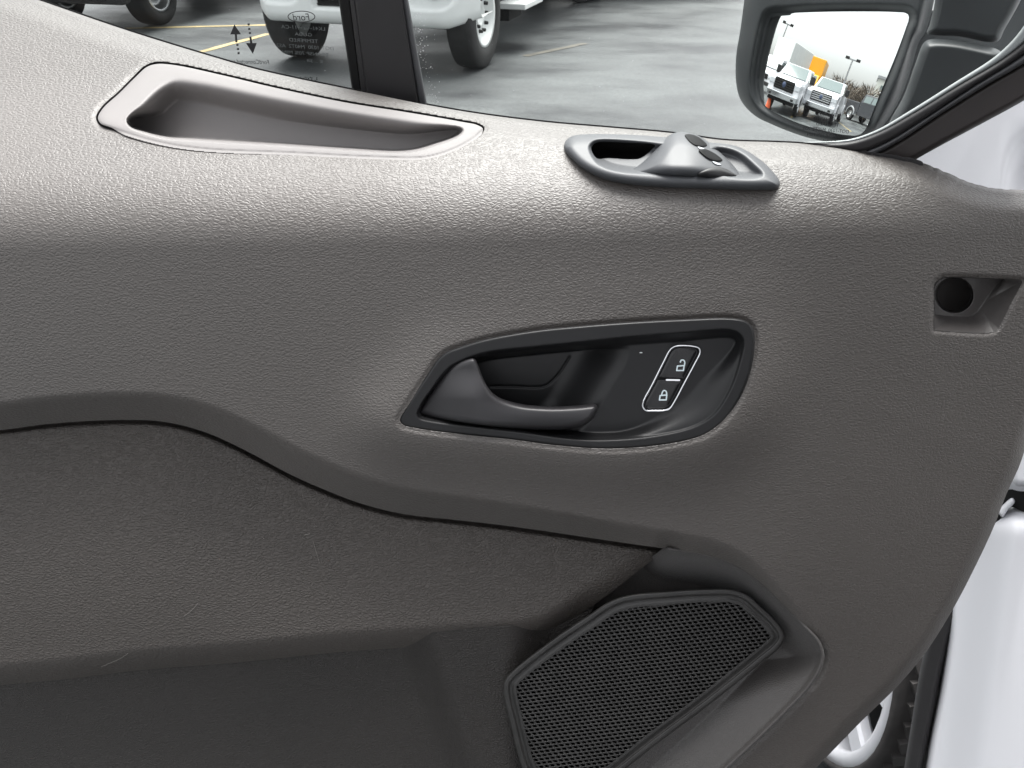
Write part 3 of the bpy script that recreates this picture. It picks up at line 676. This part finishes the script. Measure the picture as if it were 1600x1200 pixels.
strip('frame_seal', e1 - [0, 1], e2, 'rubber', lambda u, v: dGl(u, v) - .007, 7, .006, .012, fr_)
strip('seal_edge', e0, e1 + [0, 1], 'seal_edge', lambda u, v: dGl(u, v) - .003, 4, .004, .006, fr_)

# ------------------------------------------------------------------ side mirror (beyond the glass)
TM = 0.92
HO = spline([(1190, -120), (1172, -60), (1163, 0), (1157, 45), (1150, 90), (1151, 135), (1159, 159), (1180, 181), (1210, 196), (1240, 208), (1270, 217), (1306, 223), (1345, 218), (1372, 205), (1392, 180), (1410, 146), (1426, 100), (1436, 66), (1446, 50), (1462, -10), (1480, -120), (1440, -150), (1240, -150)], True, 6)
MI = spline([(1204, 24), (1230, 21), (1270, 19), (1340, 18), (1400, 19), (1417, 21), (1421, 26), (1416, 42), (1400, 86), (1376, 144), (1356, 194), (1350, 205), (1341, 211), (1322, 211), (1300, 207), (1255, 195), (1219, 180), (1200, 169), (1188, 155), (1182, 132), (1185, 99), (1194, 54), (1199, 34)], True, 6)
fHO, fMI = poly_sdf(HO), poly_sdf(MI)
az, elv = R(MAZ), R(MEL)
rr_ = np.array([math.sin(az) * math.cos(elv), -math.cos(az) * math.cos(elv), math.sin(elv)])
MC = (1290., 118.); dc = dirs(np.array(MC[0]), np.array(MC[1])); dcn = dc / np.linalg.norm(dc)
nM = rr_ - dcn; nM /= np.linalg.norm(nM)
PM = pt(np.array(MC[0]), np.array(MC[1]), np.array(TM)); RM = 1.25; CM = PM - nM * RM
def msph(u, v):
    d = dirs(u, v); oc = C_ - CM; a = (d * d).sum(-1); b = 2 * (d @ oc); c = oc @ oc - RM * RM
    return (-b - np.sqrt(np.maximum(b * b - 4 * a * c, 0))) / (2 * a)
dMt = plane_depth(nM, PM)
def housd(u, v):
    s = fHO(u, v); i = fMI(u, v)
    return dMt(u, v) - 0.012 + 0.05 * (1 - dome(s, 26)) + 0.017 * ss(-14, 1, i)
sm = field('side_mirror', lambda u, v: np.minimum(fHO(u, v), 3 - fMI(u, v)), housd, (1140, -155, 1490, 230), 1.8, 'housing', door, 0.06)
mg = field('mirror_glass', lambda u, v: fMI(u, v), msph, (1176, 12, 1428, 218), 2.0, 'mirror', sm, 0)
nrm = (np.array([v.co[:] for v in mg.data.vertices]) - CM) / RM
mg.data.normals_split_custom_set_from_vertices(nrm.tolist())
field('mirror_backing', lambda u, v: fHO(u, v) - 10, lambda u, v: dMt(u, v) + 0.085, (1140, -155, 1490, 230), 12, 'housing', sm, 0)
def mirror_hit(u, v, z=0.0, dist=None):
    """where the ray through this point of the mirror lands after reflection"""
    u = np.array(float(u)); v = np.array(float(v)); P = pt(u, v, msph(u, v)); n = (P - CM) / RM; d = dirs(u, v); d = d / np.linalg.norm(d)
    r = d - 2 * (d @ n) * n
    t = (z - P[2]) / r[2] if dist is None else dist
    return P + r * t, r
# mirror foot: two dark blocks between mirror and window frame
def block(name, pts, d0, rnd, amp, n=5):
    L = spline(pts, True, n); f = poly_sdf(L); x0, y0 = L.min(0) - 4; x1, y1 = L.max(0) + 4
    return field(name, f, lambda u, v: d0(u, v) + amp * (1 - dome(f(u, v), rnd)), (x0, y0, x1, y1), 2.0, 'housing', sm, .03)
block('mirror_arm', [(1463, -100), (1461, 0), (1452, 40), (1448, 52), (1460, 55), (1500, 57), (1545, 66), (1560, 64), (1570, 45), (1590, 10), (1640, -100), (1640, -140), (1470, -140)], lambda u, v: dGl(u, v) + .17 + 0 * u, 12, .02)
block('mirror_foot', [(1444, 66), (1456, 61), (1490, 62), (1540, 72), (1556, 76), (1566, 84), (1540, 120), (1500, 150), (1440, 190), (1395, 215), (1380, 214), (1392, 186), (1412, 150), (1430, 100)], lambda u, v: dGl(u, v) + .15 + 0 * u, 14, .02)
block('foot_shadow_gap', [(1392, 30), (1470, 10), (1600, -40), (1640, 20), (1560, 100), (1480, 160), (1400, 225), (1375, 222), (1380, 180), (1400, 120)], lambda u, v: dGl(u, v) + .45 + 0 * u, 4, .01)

# ================================================================== the van itself, seen past the door's hinge edge
van = empty('white_van', (1.1, 0.9, 0.0)); tag(van, 'glossy white van body past the open door hinge edge', 'van')
def wplane(n, p): return plane_depth(np.array(n) / np.linalg.norm(n), np.array(p))
# cowl and wing above the sill
WT = ramp((1330, 290), (1380, 262), (1430, 232), (1500, 180), (1600, 110), (1760, 0), (1900, -60))
WB = ramp((1330, 420), (1500, 420), (1640, 420), (1900, 420))
wd = wplane((-0.75, -0.6, 0.30), (0.62, 0.72, 1.38))
strip('front_wing', WT, WB, 'white', lambda u, v: wd(u, v) + .05 * ss(0, 1, (u - 1560) / 120) * ss(180, 330, v), 16, .03, .05, van, (1320, -70, 1910, 425))
# side panel below
SP = np.vstack([ramp((1580, 640), (1570, 700), (1556, 770), (1540, 812), (1510, 870), (1484, 935), (1478, 1000), (1466, 1080), (1452, 1150), (1438, 1230), (1420, 1340)), [(1900, 1340), (1900, 770), (1700, 745)]])
fSP = poly_sdf(SP)
spd = wplane((-0.80, -0.45, 0.32), (0.60, 0.70, 0.95))
def sidep(u, v):
    k = (u - (1540 - (v - 900) * 0.14)) / 40.0
    ledge = 0.030 * ss(-1, 1, k) - .012 * ss(1, 3.5, k)
    return spd(u, v) - ledge + 0.05 * (1 - dome(fSP(u, v), 15)) * (v < 2000) + 0.03 * np.exp(-((v - 785) / 24.0) ** 2)
field('door_pillar', fSP, sidep, (1410, 630, 1905, 1345), 2.4, 'white', van, .03)
UP = np.array([(1585, 560), (1640, 480), (1900, 420), (1900, 752), (1700, 764), (1620, 762), (1588, 760), (1580, 752)], float)
fUP = poly_sdf(UP)
field('hinge_cover', fUP, lambda u, v: spd(u, v) - .035 + .02 * (1 - dome(fUP(u, v), 10)), (1575, 415, 1905, 770), 2.5, 'white', van, .035)
HG = spline([(1530, 800), (1560, 770), (1590, 764), (1640, 768), (1640, 800), (1600, 800), (1578, 792), (1562, 812), (1545, 850)], True, 5)
fHG = poly_sdf(HG)
field('hinge_gap', fHG, lambda u, v: spd(u, v) - .012, (1520, 755, 1650, 860), 2.5, 'matte_black', van, .01)
BK = spline([(1560, 800), (1572, 784), (1582, 778), (1586, 784), (1576, 796), (1566, 808)], True, 5)
fBK = poly_sdf(BK); field('hinge_bracket', fBK, lambda u, v: spd(u, v) - .020 + .006 * (1 - dome(fBK(u, v), 4)), (1550, 770, 1592, 815), 1.5, 'white', van, .006)
# black arch seal strip
AS = np.vstack([ramp((1512, 930), (1488, 985), (1474, 1040), (1456, 1130), (1440, 1210), (1420, 1340)), ramp((1388, 1340), (1411, 1210), (1424, 1130), (1437, 1050), (1450, 990), (1462, 930))])
fAS = poly_sdf(AS)
field('arch_seal', fAS, lambda u, v: spd(u, v) + .006 + .02 * (1 - dome(fAS(u, v), 10)), (1370, 920, 1520, 1345), 2.0, 'rubber', van, .03)

# unseen rest of the van, added and angled to shade the door panel
HNG = np.array([0.62, 0.55]); e_r = np.array([-math.sin(R(VANG)), -math.cos(R(VANG))]); e_i = np.array([math.cos(R(VANG)), -math.sin(R(VANG))])
def vbox(name, a, b, m, bev=.03):
    # a, b: (metres back from the hinge, metres into the van, height)
    c = [(p + q) / 2 for p, q in zip(a, b)]; w = HNG + e_r * c[0] + e_i * c[1]
    box(name, (w[0] - van.location.x, w[1] - van.location.y, c[2]), (b[1] - a[1], b[0] - a[0], b[2] - a[2]), m, van, bev, rot=('Z', R(-VANG)))
vbox('unseen_cargo_side', (1.05, 0, .38), (5.0, 1.9, 2.65), 'white', .08)
vbox('unseen_roof', (-.1, .15, 2.38), (1.06, 1.85, 2.6), 'white', .05)
vbox('cab_floor', (.05, .02, .30), (1.04, 1.85, .58), 'rubber')
vbox('unseen_seat_base', (.35, .25, .58), (.95, .8, .98), 'rubber', .06)
vbox('unseen_seat_back', (.85, .25, 1.0), (1.03, .8, 1.78), 'rubber', .06)
vbox('unseen_dashboard', (.02, .35, .60), (.30, 1.8, 1.20), 'black_plastic', .05)

# ------------------------------------------------------------------ wheels
def tyre_parts(parent, Rr, W, rimr, m_t='tyre', m_r='white_dull', lugs=0, tread=0, loc=(0, 0, 0), out=-1, seg=40):
    """wheel turned about local Y; out = side of the outer face"""
    h = W / 2; t = lathe('tyre', [(rimr, -h * .8), (rimr + .1 * (Rr - rimr), -h * .95), (rimr + .45 * (Rr - rimr), -h), (rimr + .8 * (Rr - rimr), -h * .95), (Rr - .006, -h * .82), (Rr, -h * .6), (Rr, h * .6), (Rr - .006, h * .82), (rimr + .8 * (Rr - rimr), h * .95), (rimr + .45 * (Rr - rimr), h), (rimr + .1 * (Rr - rimr), h * .95), (rimr, h * .8)], m_t, parent, seg, 'Y', loc)
    o = out * h
    r = lathe('rim', [(0, o * .35), (rimr * .25, o * .35), (rimr * .3, o * .5), (rimr * .42, o * .5), (rimr * .5, o * .2), (rimr * .8, o * .35), (rimr * .88, o * .85), (rimr + .004, o * .9), (rimr + .004, 0)], m_r, parent, seg, 'Y', loc)
    return t, r

def tread_blocks(parent, Rr, W, n, m, rows=(-.62, -.2, .2, .62)):
    bm = bmesh.new()
    for k in range(n):
        for j, q in enumerate(rows):
            th = 2 * math.pi * (k + .5 * (j % 2)) / n
            b = bmesh.ops.create_cube(bm, size=1)['verts']
            bmesh.ops.scale(bm, vec=(2 * math.pi * Rr / n * .72, W * .17, .012), verts=b)
            bmesh.ops.rotate(bm, cent=(0, 0, 0), matrix=Matrix.Rotation(R(18 if q > 0 else -18), 3, 'Z'), verts=b)
            bmesh.ops.translate(bm, vec=(0, q * W / 2, Rr), verts=b)
            bmesh.ops.rotate(bm, cent=(0, 0, 0), matrix=Matrix.Rotation(th, 3, 'Y'), verts=b)
    return bm_obj('tread', bm, m, parent)

# the van's own front wheel, turned out, in the gap under the door
wc = pt(np.array(1415.), np.array(1150.), np.array(1.62))
fw = empty('front_wheel', (0.765, 1.075, 0.35), R(90)); fw.parent = van
fw.matrix_parent_inverse = Matrix.Translation(van.location).inverted()
t_, r_ = tyre_parts(fw, 0.35, 0.23, 0.328, 'tyre_dusty', 'white', out=1, seg=56)
bpy.data.objects.remove(r_)
lathe('barrel', [(0, .02), (.29, .02), (.31, .06)], 'matte_black', fw, 48, 'Y')
lathe('rim', [(.298, .05), (.301, .095), (.306, .108), (.315, .112), (.331, .110), (.331, .03)], 'white', fw, 56, 'Y')
lathe('hub_cap', [(0, .11), (.05, .105), (.07, .085), (.075, .02)], 'white', fw, 32, 'Y')
tread_blocks(fw, 0.350, 0.225, 52, 'tyre_dusty')
for k in range(10):
    th = 2 * math.pi * (k + .35) / 10
    bm = bmesh.new(); b = bmesh.ops.create_cube(bm, size=1)['verts']; bmesh.ops.scale(bm, vec=(.26, .03, .06), verts=b); bmesh.ops.bevel(bm, geom=bm.edges[:], offset=.006, segments=1, affect='EDGES')
    bmesh.ops.translate(bm, vec=(.18, .085, 0), verts=bm.verts); bmesh.ops.rotate(bm, cent=(0, 0, 0), matrix=Matrix.Rotation(th, 3, 'Y'), verts=bm.verts)
    bm_obj('spoke', bm, 'white', fw)

# ================================================================== delivery truck seen through the quarter pane
gw = ground(750, 98); gl = ground(463, 93)
TY = R(-17)
truck = empty('delivery_truck', tuple(((gw + gl) / 2)[:2]) + (0,), TY)
tag(truck, 'white medium duty truck front with round fog lamps seen through the window', 'truck')
# local frame: front faces -Y, x to the image right
tw = float(np.linalg.norm((gw - gl)[:2])); hx = tw / 2
Wd = hx + .20
# bumper: rounded slab following a gentle curve, with two lamp pockets
def bumper():
    nxs, nzs = 72, 24; vs_, fs_ = [], []
    z0, z1 = .45, 1.0
    for j in range(nzs + 1):
        z = z0 + (z1 - z0) * j / nzs
        for i in range(nxs + 1):
            x = -Wd + 2 * Wd * i / nxs; e = abs(x) / Wd
            y = -.72 + .30 * max(0, (e - .72) / .28) ** 2 + .05 * e * e
            zr = min(z - z0, z1 - z); y += .05 * (1 - min(1, zr / .09)) ** 2
            lift = .07 * max(0, (e - .8) / .2) * (1 - (z - z0) / (z1 - z0))
            for sx in (-1, 1):
                px_, pz_ = sx * Wd * .66, .76
                r_ = (abs((x - px_) / .24) ** 3 + abs((z - pz_) / .15) ** 3) ** (1 / 3)
                if r_ < 1: y += .10 * min(1, (1 - r_) / .25)
            if abs(x) < .40 and .60 < z < .82: y += .09
            vs_.append((x, y, z + lift))
    for j in range(nzs):
        for i in range(nxs): a = j * (nxs + 1) + i; fs_.append((a, a + 1, a + nxs + 2, a + nxs + 1))
    n0 = len(vs_)                                    # underside
    vs_ += [(x, y + .35, z + .02) for x, y, z in vs_[:nxs + 1]]
    for i in range(nxs): fs_.append((i, n0 + i, n0 + i + 1, i + 1))
    me = bpy.data.meshes.new('bumper'); me.from_pydata(vs_, [], fs_); me.update(); return link('bumper', me, 'white_dull', truck, True, False)
bmp = bumper()
for sx in (-1, 1):
    lathe('fog_lamp', [(0, -.05), (.05, -.045), (.075, -.02), (.085, .03)], 'lamp_glass', truck, 24, 'Y', (sx * Wd * .66 + .03, -.60, .77))
for k in range(5): box('grille_bar', (0, -.665, .625 + k * .042), (.76, .02, .016), 'matte_black', truck, .004)
box('grille_opening', (0, -.645, .71), (.76, .02, .20), 'matte_black', truck)
box('licence_plate', (.05, -.745, .90), (.31, .012, .16), 'white', truck, .004)
box('axle_beam', (0, 0, .42), (tw - .3, .14, .14), 'tyre', truck, .03)
box('underbody', (0, 1.6, .72), (1.7, 3.4, .3), 'matte_black', truck, .03)
prism('cab', [(-.45, .95), (-.60, 1.25), (-.5, 1.55), (.35, 1.75), (.85, 2.55), (2.3, 2.62), (2.4, .95)], -Wd + .04, Wd - .04, 'white_dull', truck, .05).rotation_euler = (0, 0, R(90))
for o in truck.children:
    if o.name.startswith('cab'): o.location = (0, 0, 0)
box('cargo_box', (0, 5.2, 2.1), (2.4, 5.4, 2.5), 'white_dull', truck, .03)
box('side_step', (hx + .12, 1.25, .47), (.34, .75, .06), 'white_dull', truck, .01)
box('step_bracket', (hx - .02, 1.2, .38), (.2, .5, .14), 'matte_black', truck, .01)
for sx in (-1, 1):
    for yy in (0, 5.9):
        w = empty('wheel', (sx * hx, yy, .50)); w.parent = truck; w.rotation_euler = (0, 0, R(90 if sx < 0 else -90) - R(0))
        # axle along x
        w.rotation_euler = (0, 0, R(90) * -sx)
        tyre_parts(w, .50, .28, .30, 'tyre', 'white_dull', out=1, seg=48)
        for k in range(10):
            th = 2 * math.pi * k / 10
            lathe('lug_nut', [(0, .04), (.016, .038), (.019, 0)], 'tyre', w, 8, 'Y', (.155 * math.cos(th), .068, .155 * math.sin(th)))

# dark vehicle at the far left of the window
gd = ground(60, 42)
dk = empty('dark_car', (gd[0], gd[1], 0), R(-12)); dk.scale = (1.25,) * 3; tag(dk, 'dark car with black bumper at the left end of the window', 'car')
prism('body', [(-.3, .34), (-.42, .5), (-.40, .9), (.6, 1.0), (1.4, 1.5), (3.2, 1.5), (4.1, 1.0), (4.2, .4)], -1.5, .35, 'black_paint', dk, .05).rotation_euler = (0, 0, R(90))
box('bumper', (.56, -.42, .42), (1.86, .16, .24), 'tyre', dk, .05)
for k in range(3): box('bumper_slat', (.56, -.51, .36 + k * .06), (1.5, .03, .02), 'matte_black', dk, .004)
for x_, y_ in ((0, .42), (1.15, .42), (0, 3.2), (1.15, 3.2)):
    w = empty('wheel', (x_, y_, .34)); w.parent = dk; w.rotation_euler = (0, 0, R(-90)); tyre_parts(w, .34, .24, .21, 'tyre', 'steel', out=1, seg=32)

# yellow parking lines through the window
def paint(px_a, px_b, wid, name, label, m='line'):
    a, b = ground(*px_a), ground(*px_b); d = (b - a); d /= np.linalg.norm(d); n = np.array([-d[1], d[0], 0]) * wid / 2
    bm = bmesh.new(); N_ = 14
    L_ = [bm.verts.new((*(a + (b - a) * k / N_ + n * random.uniform(.8, 1.1))[:2], .004)) for k in range(N_ + 1)]
    R_ = [bm.verts.new((*(a + (b - a) * k / N_ - n * random.uniform(.8, 1.1))[:2], .004)) for k in range(N_ + 1)]
    for k in range(N_): bm.faces.new((R_[k], R_[k + 1], L_[k + 1], L_[k]))
    o = bm_obj(name, bm, m); o['kind'] = 'structure'; o['label'] = label; return o
paint((215, 108), (420, 53), .11, 'parking_line', 'worn yellow parking line below the left window pane')
paint((180, 45), (430, 39), .11, 'parking_line', 'far yellow parking line behind the truck wheel')
paint((820, 88), (915, 68), .10, 'parking_line', 'faded yellow parking line right of the truck', 'faded_line')
# far dark car wheels at the top edge
fc = ground(905, 4); far = empty('far_dark_car', (fc[0], fc[1], 0), R(25)); tag(far, 'dark car cut off by the top edge right of the truck', 'car')
prism('body', [(-.9, .22), (-.95, .6), (-.2, .85), (.6, 1.4), (2.2, 1.4), (3.0, .85), (3.3, .6), (3.3, .22)], -.1, 1.7, 'black_paint', far, .05)
for x_ in (0, 2.6):
    for y_ in (0, 1.6):
        w = empty('wheel', (x_, y_, .33)); w.parent = far; tyre_parts(w, .33, .22, .2, 'tyre', 'steel', out=-1, seg=28)

# ================================================================== the lot behind, reflected in the mirror
def mpos(u, v): return mirror_hit(u, v)[0]
def yaw_towards(p, extra=0.0): d = PM - p; return math.atan2(d[1], d[0]) + extra
def copy_tree(o, parent=None):
    c = o.copy(); COL.objects.link(c); c.parent = parent
    for ch in list(o.children): copy_tree(ch, c)
    return c
def pickup(name, loc, rz, paintm, grm, chromeb, scale=1.0):
    """front towards +X"""
    t = empty(name, (loc[0], loc[1], 0), rz); t.scale = (scale,) * 3
    prism('cab_body', [(2.75, .55), (2.95, .75), (2.95, 1.25), (2.80, 1.32), (1.15, 1.42), (.35, 2.0), (-1.35, 2.03), (-1.55, 1.42), (-1.55, .5), (1.2, .5), (1.3, .9), (1.6, 1.04), (2.0, 1.04), (2.3, .9), (2.4, .55)], -1.0, 1.0, paintm, t, .04, top=(1.40, .16))
    prism('cargo_bed', [(-1.6, .55), (-1.6, 1.38), (-3.3, 1.38), (-3.3, .6), (-2.9, .6), (-2.8, .95), (-2.5, 1.05), (-2.1, .95), (-2.0, .55)], -.98, .98, paintm, t, .03)
    # windscreen lies on the slanted front of the cab
    bm = bmesh.new(); q = [bm.verts.new(p) for p in ((1.08, -.84, 1.475), (1.08, .84, 1.475), (.44, .74, 1.95), (.44, -.74, 1.95))]
    bm.faces.new(q); e = bmesh.ops.extrude_face_region(bm, geom=bm.faces[:]); bmesh.ops.translate(bm, vec=(.03, 0, .03), verts=[g_ for g_ in e['geom'] if isinstance(g_, bmesh.types.BMVert)])
    bm_obj('windscreen', bm, 'dark_glass', t)
    for s_ in (-1, 1):
        for xa, xb in ((.72, -.28), (-.38, -1.22)):
            bm = bmesh.new(); y0 = .985; y1 = .865
            q = [bm.verts.new(p) for p in ((xa, s_ * y0, 1.47), (xb, s_ * y0, 1.47), (xb, s_ * y1, 1.92), (min(xa, .25), s_ * y1, 1.92))]
            bm.faces.new(q); e = bmesh.ops.extrude_face_region(bm, geom=bm.faces[:]); bmesh.ops.translate(bm, vec=(0, s_ * .02, 0), verts=[g_ for g_ in e['geom'] if isinstance(g_, bmesh.types.BMVert)])
            bm_obj('side_window', bm, 'dark_glass', t)
        box('headlamp', (2.90, s_ * .80, 1.12), (.16, .34, .22), 'lamp_glass', t, .03)
        box('tow_mirror', (.95, s_ * 1.2, 1.6), (.10, .26, .34), 'tyre', t, .03)
        box('fog_lamp', (3.085, s_ * .72, .64), (.05, .18, .1), 'tyre', t, .02)
        for xx in (1.8, -2.45):
            w = empty('wheel', (xx, s_ * .88, .42)); w.parent = t; tyre_parts(w, .42, .26, .24, 'tyre', 'steel', out=s_, seg=28)
            bm = bmesh.new(); rows = []
            for k in range(13):
                th = math.pi * k / 12; rows.append([bm.verts.new((xx + r_ * math.cos(th), s_ * y_, .46 + r_ * math.sin(th))) for r_, y_ in ((.45, .99), (.45, 1.05), (.53, 1.05), (.56, .99))])
            for k in range(12):
                for j in range(3): bm.faces.new((rows[k][j], rows[k][j + 1], rows[k + 1][j + 1], rows[k + 1][j]))
            bm_obj('wheel_arch', bm, paintm if paintm != 'black_paint' else 'galv', t)
    box('grille', (2.95, 0, 1.08), (.09, 1.28, .42), 'matte_black', t, .03)
    for k in range(4): box('grille_bar', (3.0, 0, .95 + k * .085), (.03, 1.2, .03 if grm == 'matte_black' else .045), grm if grm != 'matte_black' else 'tyre', t, .006)
    lathe('badge', [(0, .03), (.09, .028), (.12, 0)], 'badge', t, 20, 'X', (3.0, 0, 1.1))
    box('front_bumper', (3.0, 0, .68), (.2, 1.98, .26), chromeb, t, .05)
    box('air_dam', (2.9, 0, .48), (.16, 1.7, .14), 'matte_black', t, .03)
    box('rear_bumper', (-3.36, 0, .62), (.18, 1.9, .2), chromeb, t, .03)
    return t
def mfar(u, v, D, z=0.0):
    P, r = mirror_hit(u, v, dist=1.0); h = np.array([r[0], r[1], 0]); k = np.linalg.norm(h); return P + r * D / k
pA = mpos(1213, 176); pB = mpos(1271, 190); pC = mpos(1325, 187); hC = mpos(1362, 201) - pC; rc = math.atan2(hC[1], hC[0])
fwd = lambda rz: np.array([math.cos(rz), math.sin(rz), 0])
ra = yaw_towards(pA, R(14)); t1 = pickup('pickup_truck', pA - fwd(ra) * 3.0, ra, 'white', 'matte_black', 'chrome')
tag(t1, 'white pickup with black grille reflected at the left of the mirror', 'pickup truck')
rb = yaw_towards(pB, R(10)); t2 = pickup('pickup_truck', pB - fwd(rb) * 3.0, rb, 'white', 'chrome', 'chrome')
tag(t2, 'white pickup with chrome grille in the middle of the mirror', 'pickup truck')
t3 = pickup('pickup_truck', pC + fwd(rc) * 2.45 + np.array([-fwd(rc)[1], fwd(rc)[0], 0]) * (-.9 if np.dot(np.array([-fwd(rc)[1], fwd(rc)[0], 0]), PM - pC) > 0 else .9), rc, 'black_paint', 'matte_black', 'black_paint')
tag(t3, 'dark grey pickup side on, reflected at the right of the mirror', 'pickup truck')
for o, gname in ((t1, 0), (t2, 0), (t3, 0)): o['group'] = 'pickup trucks parked behind, seen in the mirror'

def boxtruck(name, loc, rz, bm_, cm_):
    t = empty(name, (loc[0], loc[1], 0), rz)
    box('cargo_box', (-2.2, 0, 2.25), (4.6, 2.3, 2.6), bm_, t, .03)
    prism('cab', [(.2, .5), (.2, 2.3), (.9, 2.25), (1.35, 1.45), (2.2, 1.2), (2.25, .5)], -1.0, 1.0, cm_, t, .05)
    bm = bmesh.new(); bm.faces.new([bm.verts.new(p) for p in ((1.36, -.85, 1.53), (1.36, .85, 1.53), (.97, .8, 2.18), (.97, -.8, 2.18))]); e = bmesh.ops.extrude_face_region(bm, geom=bm.faces[:]); bmesh.ops.translate(bm, vec=(.03, 0, .02), verts=[g_ for g_ in e['geom'] if isinstance(g_, bmesh.types.BMVert)])
    bm_obj('windscreen', bm, 'dark_glass', t)
    box('front_bumper', (2.3, 0, .55), (.16, 2.0, .24), 'tyre', t, .04); box('grille', (2.26, 0, .95), (.06, 1.2, .3), 'matte_black', t, .02)
    for s_ in (-1, 1):
        box('headlamp', (2.24, s_ * .8, .98), (.08, .28, .18), 'lamp_glass', t, .02); box('door_mirror', (1.1, s_ * 1.2, 1.75), (.08, .2, .36), 'tyre', t, .02)
        bm = bmesh.new(); bm.faces.new([bm.verts.new(p) for p in ((.3, s_ * 1.005, 1.5), (1.15, s_ * 1.005, 1.5), (.85, s_ * 1.005, 2.1), (.3, s_ * 1.005, 2.1))]); e = bmesh.ops.extrude_face_region(bm, geom=bm.faces[:]); bmesh.ops.translate(bm, vec=(0, s_ * .015, 0), verts=[g_ for g_ in e['geom'] if isinstance(g_, bmesh.types.BMVert)])
        bm_obj('side_window', bm, 'dark_glass', t)
        for xx in (1.3, -3.0):
            w = empty('wheel', (xx, s_ * .85, .42)); w.parent = t; tyre_parts(w, .42, .26, .24, 'tyre', 'steel', out=s_, seg=28)
    return t
pY = mpos(1250, 160); ry = yaw_towards(pY, R(8)); ty = boxtruck('box_truck', pY - fwd(ry) * 2, ry, 'yellow_paint', 'yellow_paint')
tag(ty, 'yellow box truck between the two white pickups in the mirror', 'truck')
pW = mpos(1192, 143); rw = yaw_towards(pW, R(35)); twh = boxtruck('box_truck', pW - fwd(rw) * 1.5, rw, 'white_dull', 'white')
tag(twh, 'white box truck at the left edge of the mirror', 'truck')
def cone(u, v, lab):
    p = mpos(u, v); c = empty('traffic_cone', (p[0], p[1], 0)); tag(c, lab, 'traffic cone', 'traffic cones seen in the mirror')
    lathe('cone_body', [(.16, .03), (.03, .9), (0, .91)], 'orange', c, 24, 'Z'); box('base', (0, 0, .015), (.42, .42, .03), 'tyre', c, .005)
    lathe('white_band', [(.103, .44), (.073, .66)], 'white', c, 24, 'Z')
cone(1199, 169, 'orange traffic cone in front of the left pickup in the mirror')
cone(1188, 136, 'small orange traffic cone at the mirror left edge')
def lamp(ub, vb, ut, vt, D, lab):
    p = mfar(ub, vb, D); htop = float(mfar(ut, vt, D)[2]); c = empty('lamp_post', (p[0], p[1], 0), yaw_towards(p)); tag(c, lab, 'lamp post', 'lamp posts seen in the mirror')
    lathe('pole', [(.13, 0), (.08, htop)], 'galv', c, 10, 'Z')
    for s_ in (-1, 1): box('lamp_head', (0, s_ * .6, htop + .05), (.4, .45, .2), 'tyre', c, .02)
    box('cross_arm', (0, 0, htop), (.1, 1.0, .1), 'galv', c)
lamp(1315, 140, 1331, 93, 30, 'tall twin headed lamp post behind the trucks in the mirror')
lamp(1209, 100, 1231, 38, 34, 'thin lamp post over the white box truck in the mirror')
# low building and bare bushes at the far side
pb = mfar(1362, 150, 46); rb_ = yaw_towards(pb); hb = float(mfar(1372, 121, 46)[2])
bl = empty('low_building', (pb[0], pb[1], 0), rb_); tag(bl, 'pale flat roofed building at the right edge of the mirror', 'building')
sgn = 1.0 if np.dot(np.array([-math.sin(rb_), math.cos(rb_), 0]), mfar(1372, 150, 46) - pb) > 0 else -1.0
box('wall', (-4, sgn * 7, hb / 2), (8, 14, hb), 'chalk', bl); box('roof_edge', (-4, sgn * 7, hb + .12), (8.3, 14.3, .35), 'galv', bl, .02)
for k in range(6):
    for zz in (hb * .3, hb * .72): box('window', (.03, sgn * 7 - 5.5 + 2.2 * k, zz), (.08, 1.5, hb * .24), 'dark_glass', bl, .01)
for k, (u, v) in enumerate([(1305, 135), (1313, 136), (1324, 137), (1333, 140), (1341, 141), (1350, 146), (1358, 150)]):
    D = 34 + 3 * (k % 3); p = mfar(u, v, D); hgt = max(float(mfar(u, v - 2, D)[2]), 1.5) + random.uniform(-.6, .8)
    b = empty('bare_tree', (p[0], p[1], 0), k); tag(b, f'bare brown tree, {["first","second","third","fourth","fifth","sixth","last"][k]} from the left behind the mirror trucks', 'tree', 'bare trees at the lot edge')
    lathe('trunk', [(.16, 0), (.1, hgt * .5), (.02, hgt)], 'bark', b, 6, 'Z')
    bm = bmesh.new()
    for q in range(420):
        z = hgt * random.uniform(.2, 1.0); r_ = 2.2 * random.random() ** .6; th = random.uniform(0, 6.28); s_ = random.uniform(.4, .9)
        c0 = Vector((r_ * math.cos(th) * .6, r_ * math.sin(th) * .6, z)); d_ = Vector((math.cos(th), math.sin(th), random.uniform(.3, 1.4))).normalized() * s_
        n_ = d_.cross(Vector((random.uniform(-1, 1), random.uniform(-1, 1), .3))).normalized() * .05
        bm.faces.new([bm.verts.new(c0 - n_), bm.verts.new(c0 + n_), bm.verts.new(c0 + d_)])
    bm_obj('crown', bm, 'bark', b)
for a, b, lab in (((1236, 184), (1250, 164), 'yellow parking line between the two white pickups in the mirror'), ((1306, 187), (1330, 206), 'yellow parking line right of the chrome grille pickup in the mirror')):
    A1, B1 = mpos(*a), mpos(*b); d = B1 - A1; d /= np.linalg.norm(d); n = np.array([-d[1], d[0], 0]) * .06
    bm = bmesh.new(); bm.faces.new([bm.verts.new((*q[:2], .004)) for q in (A1 - n, B1 - n, B1 + n, A1 + n)]); o = bm_obj('parking_line', bm, 'line'); o['kind'] = 'structure'; o['label'] = lab
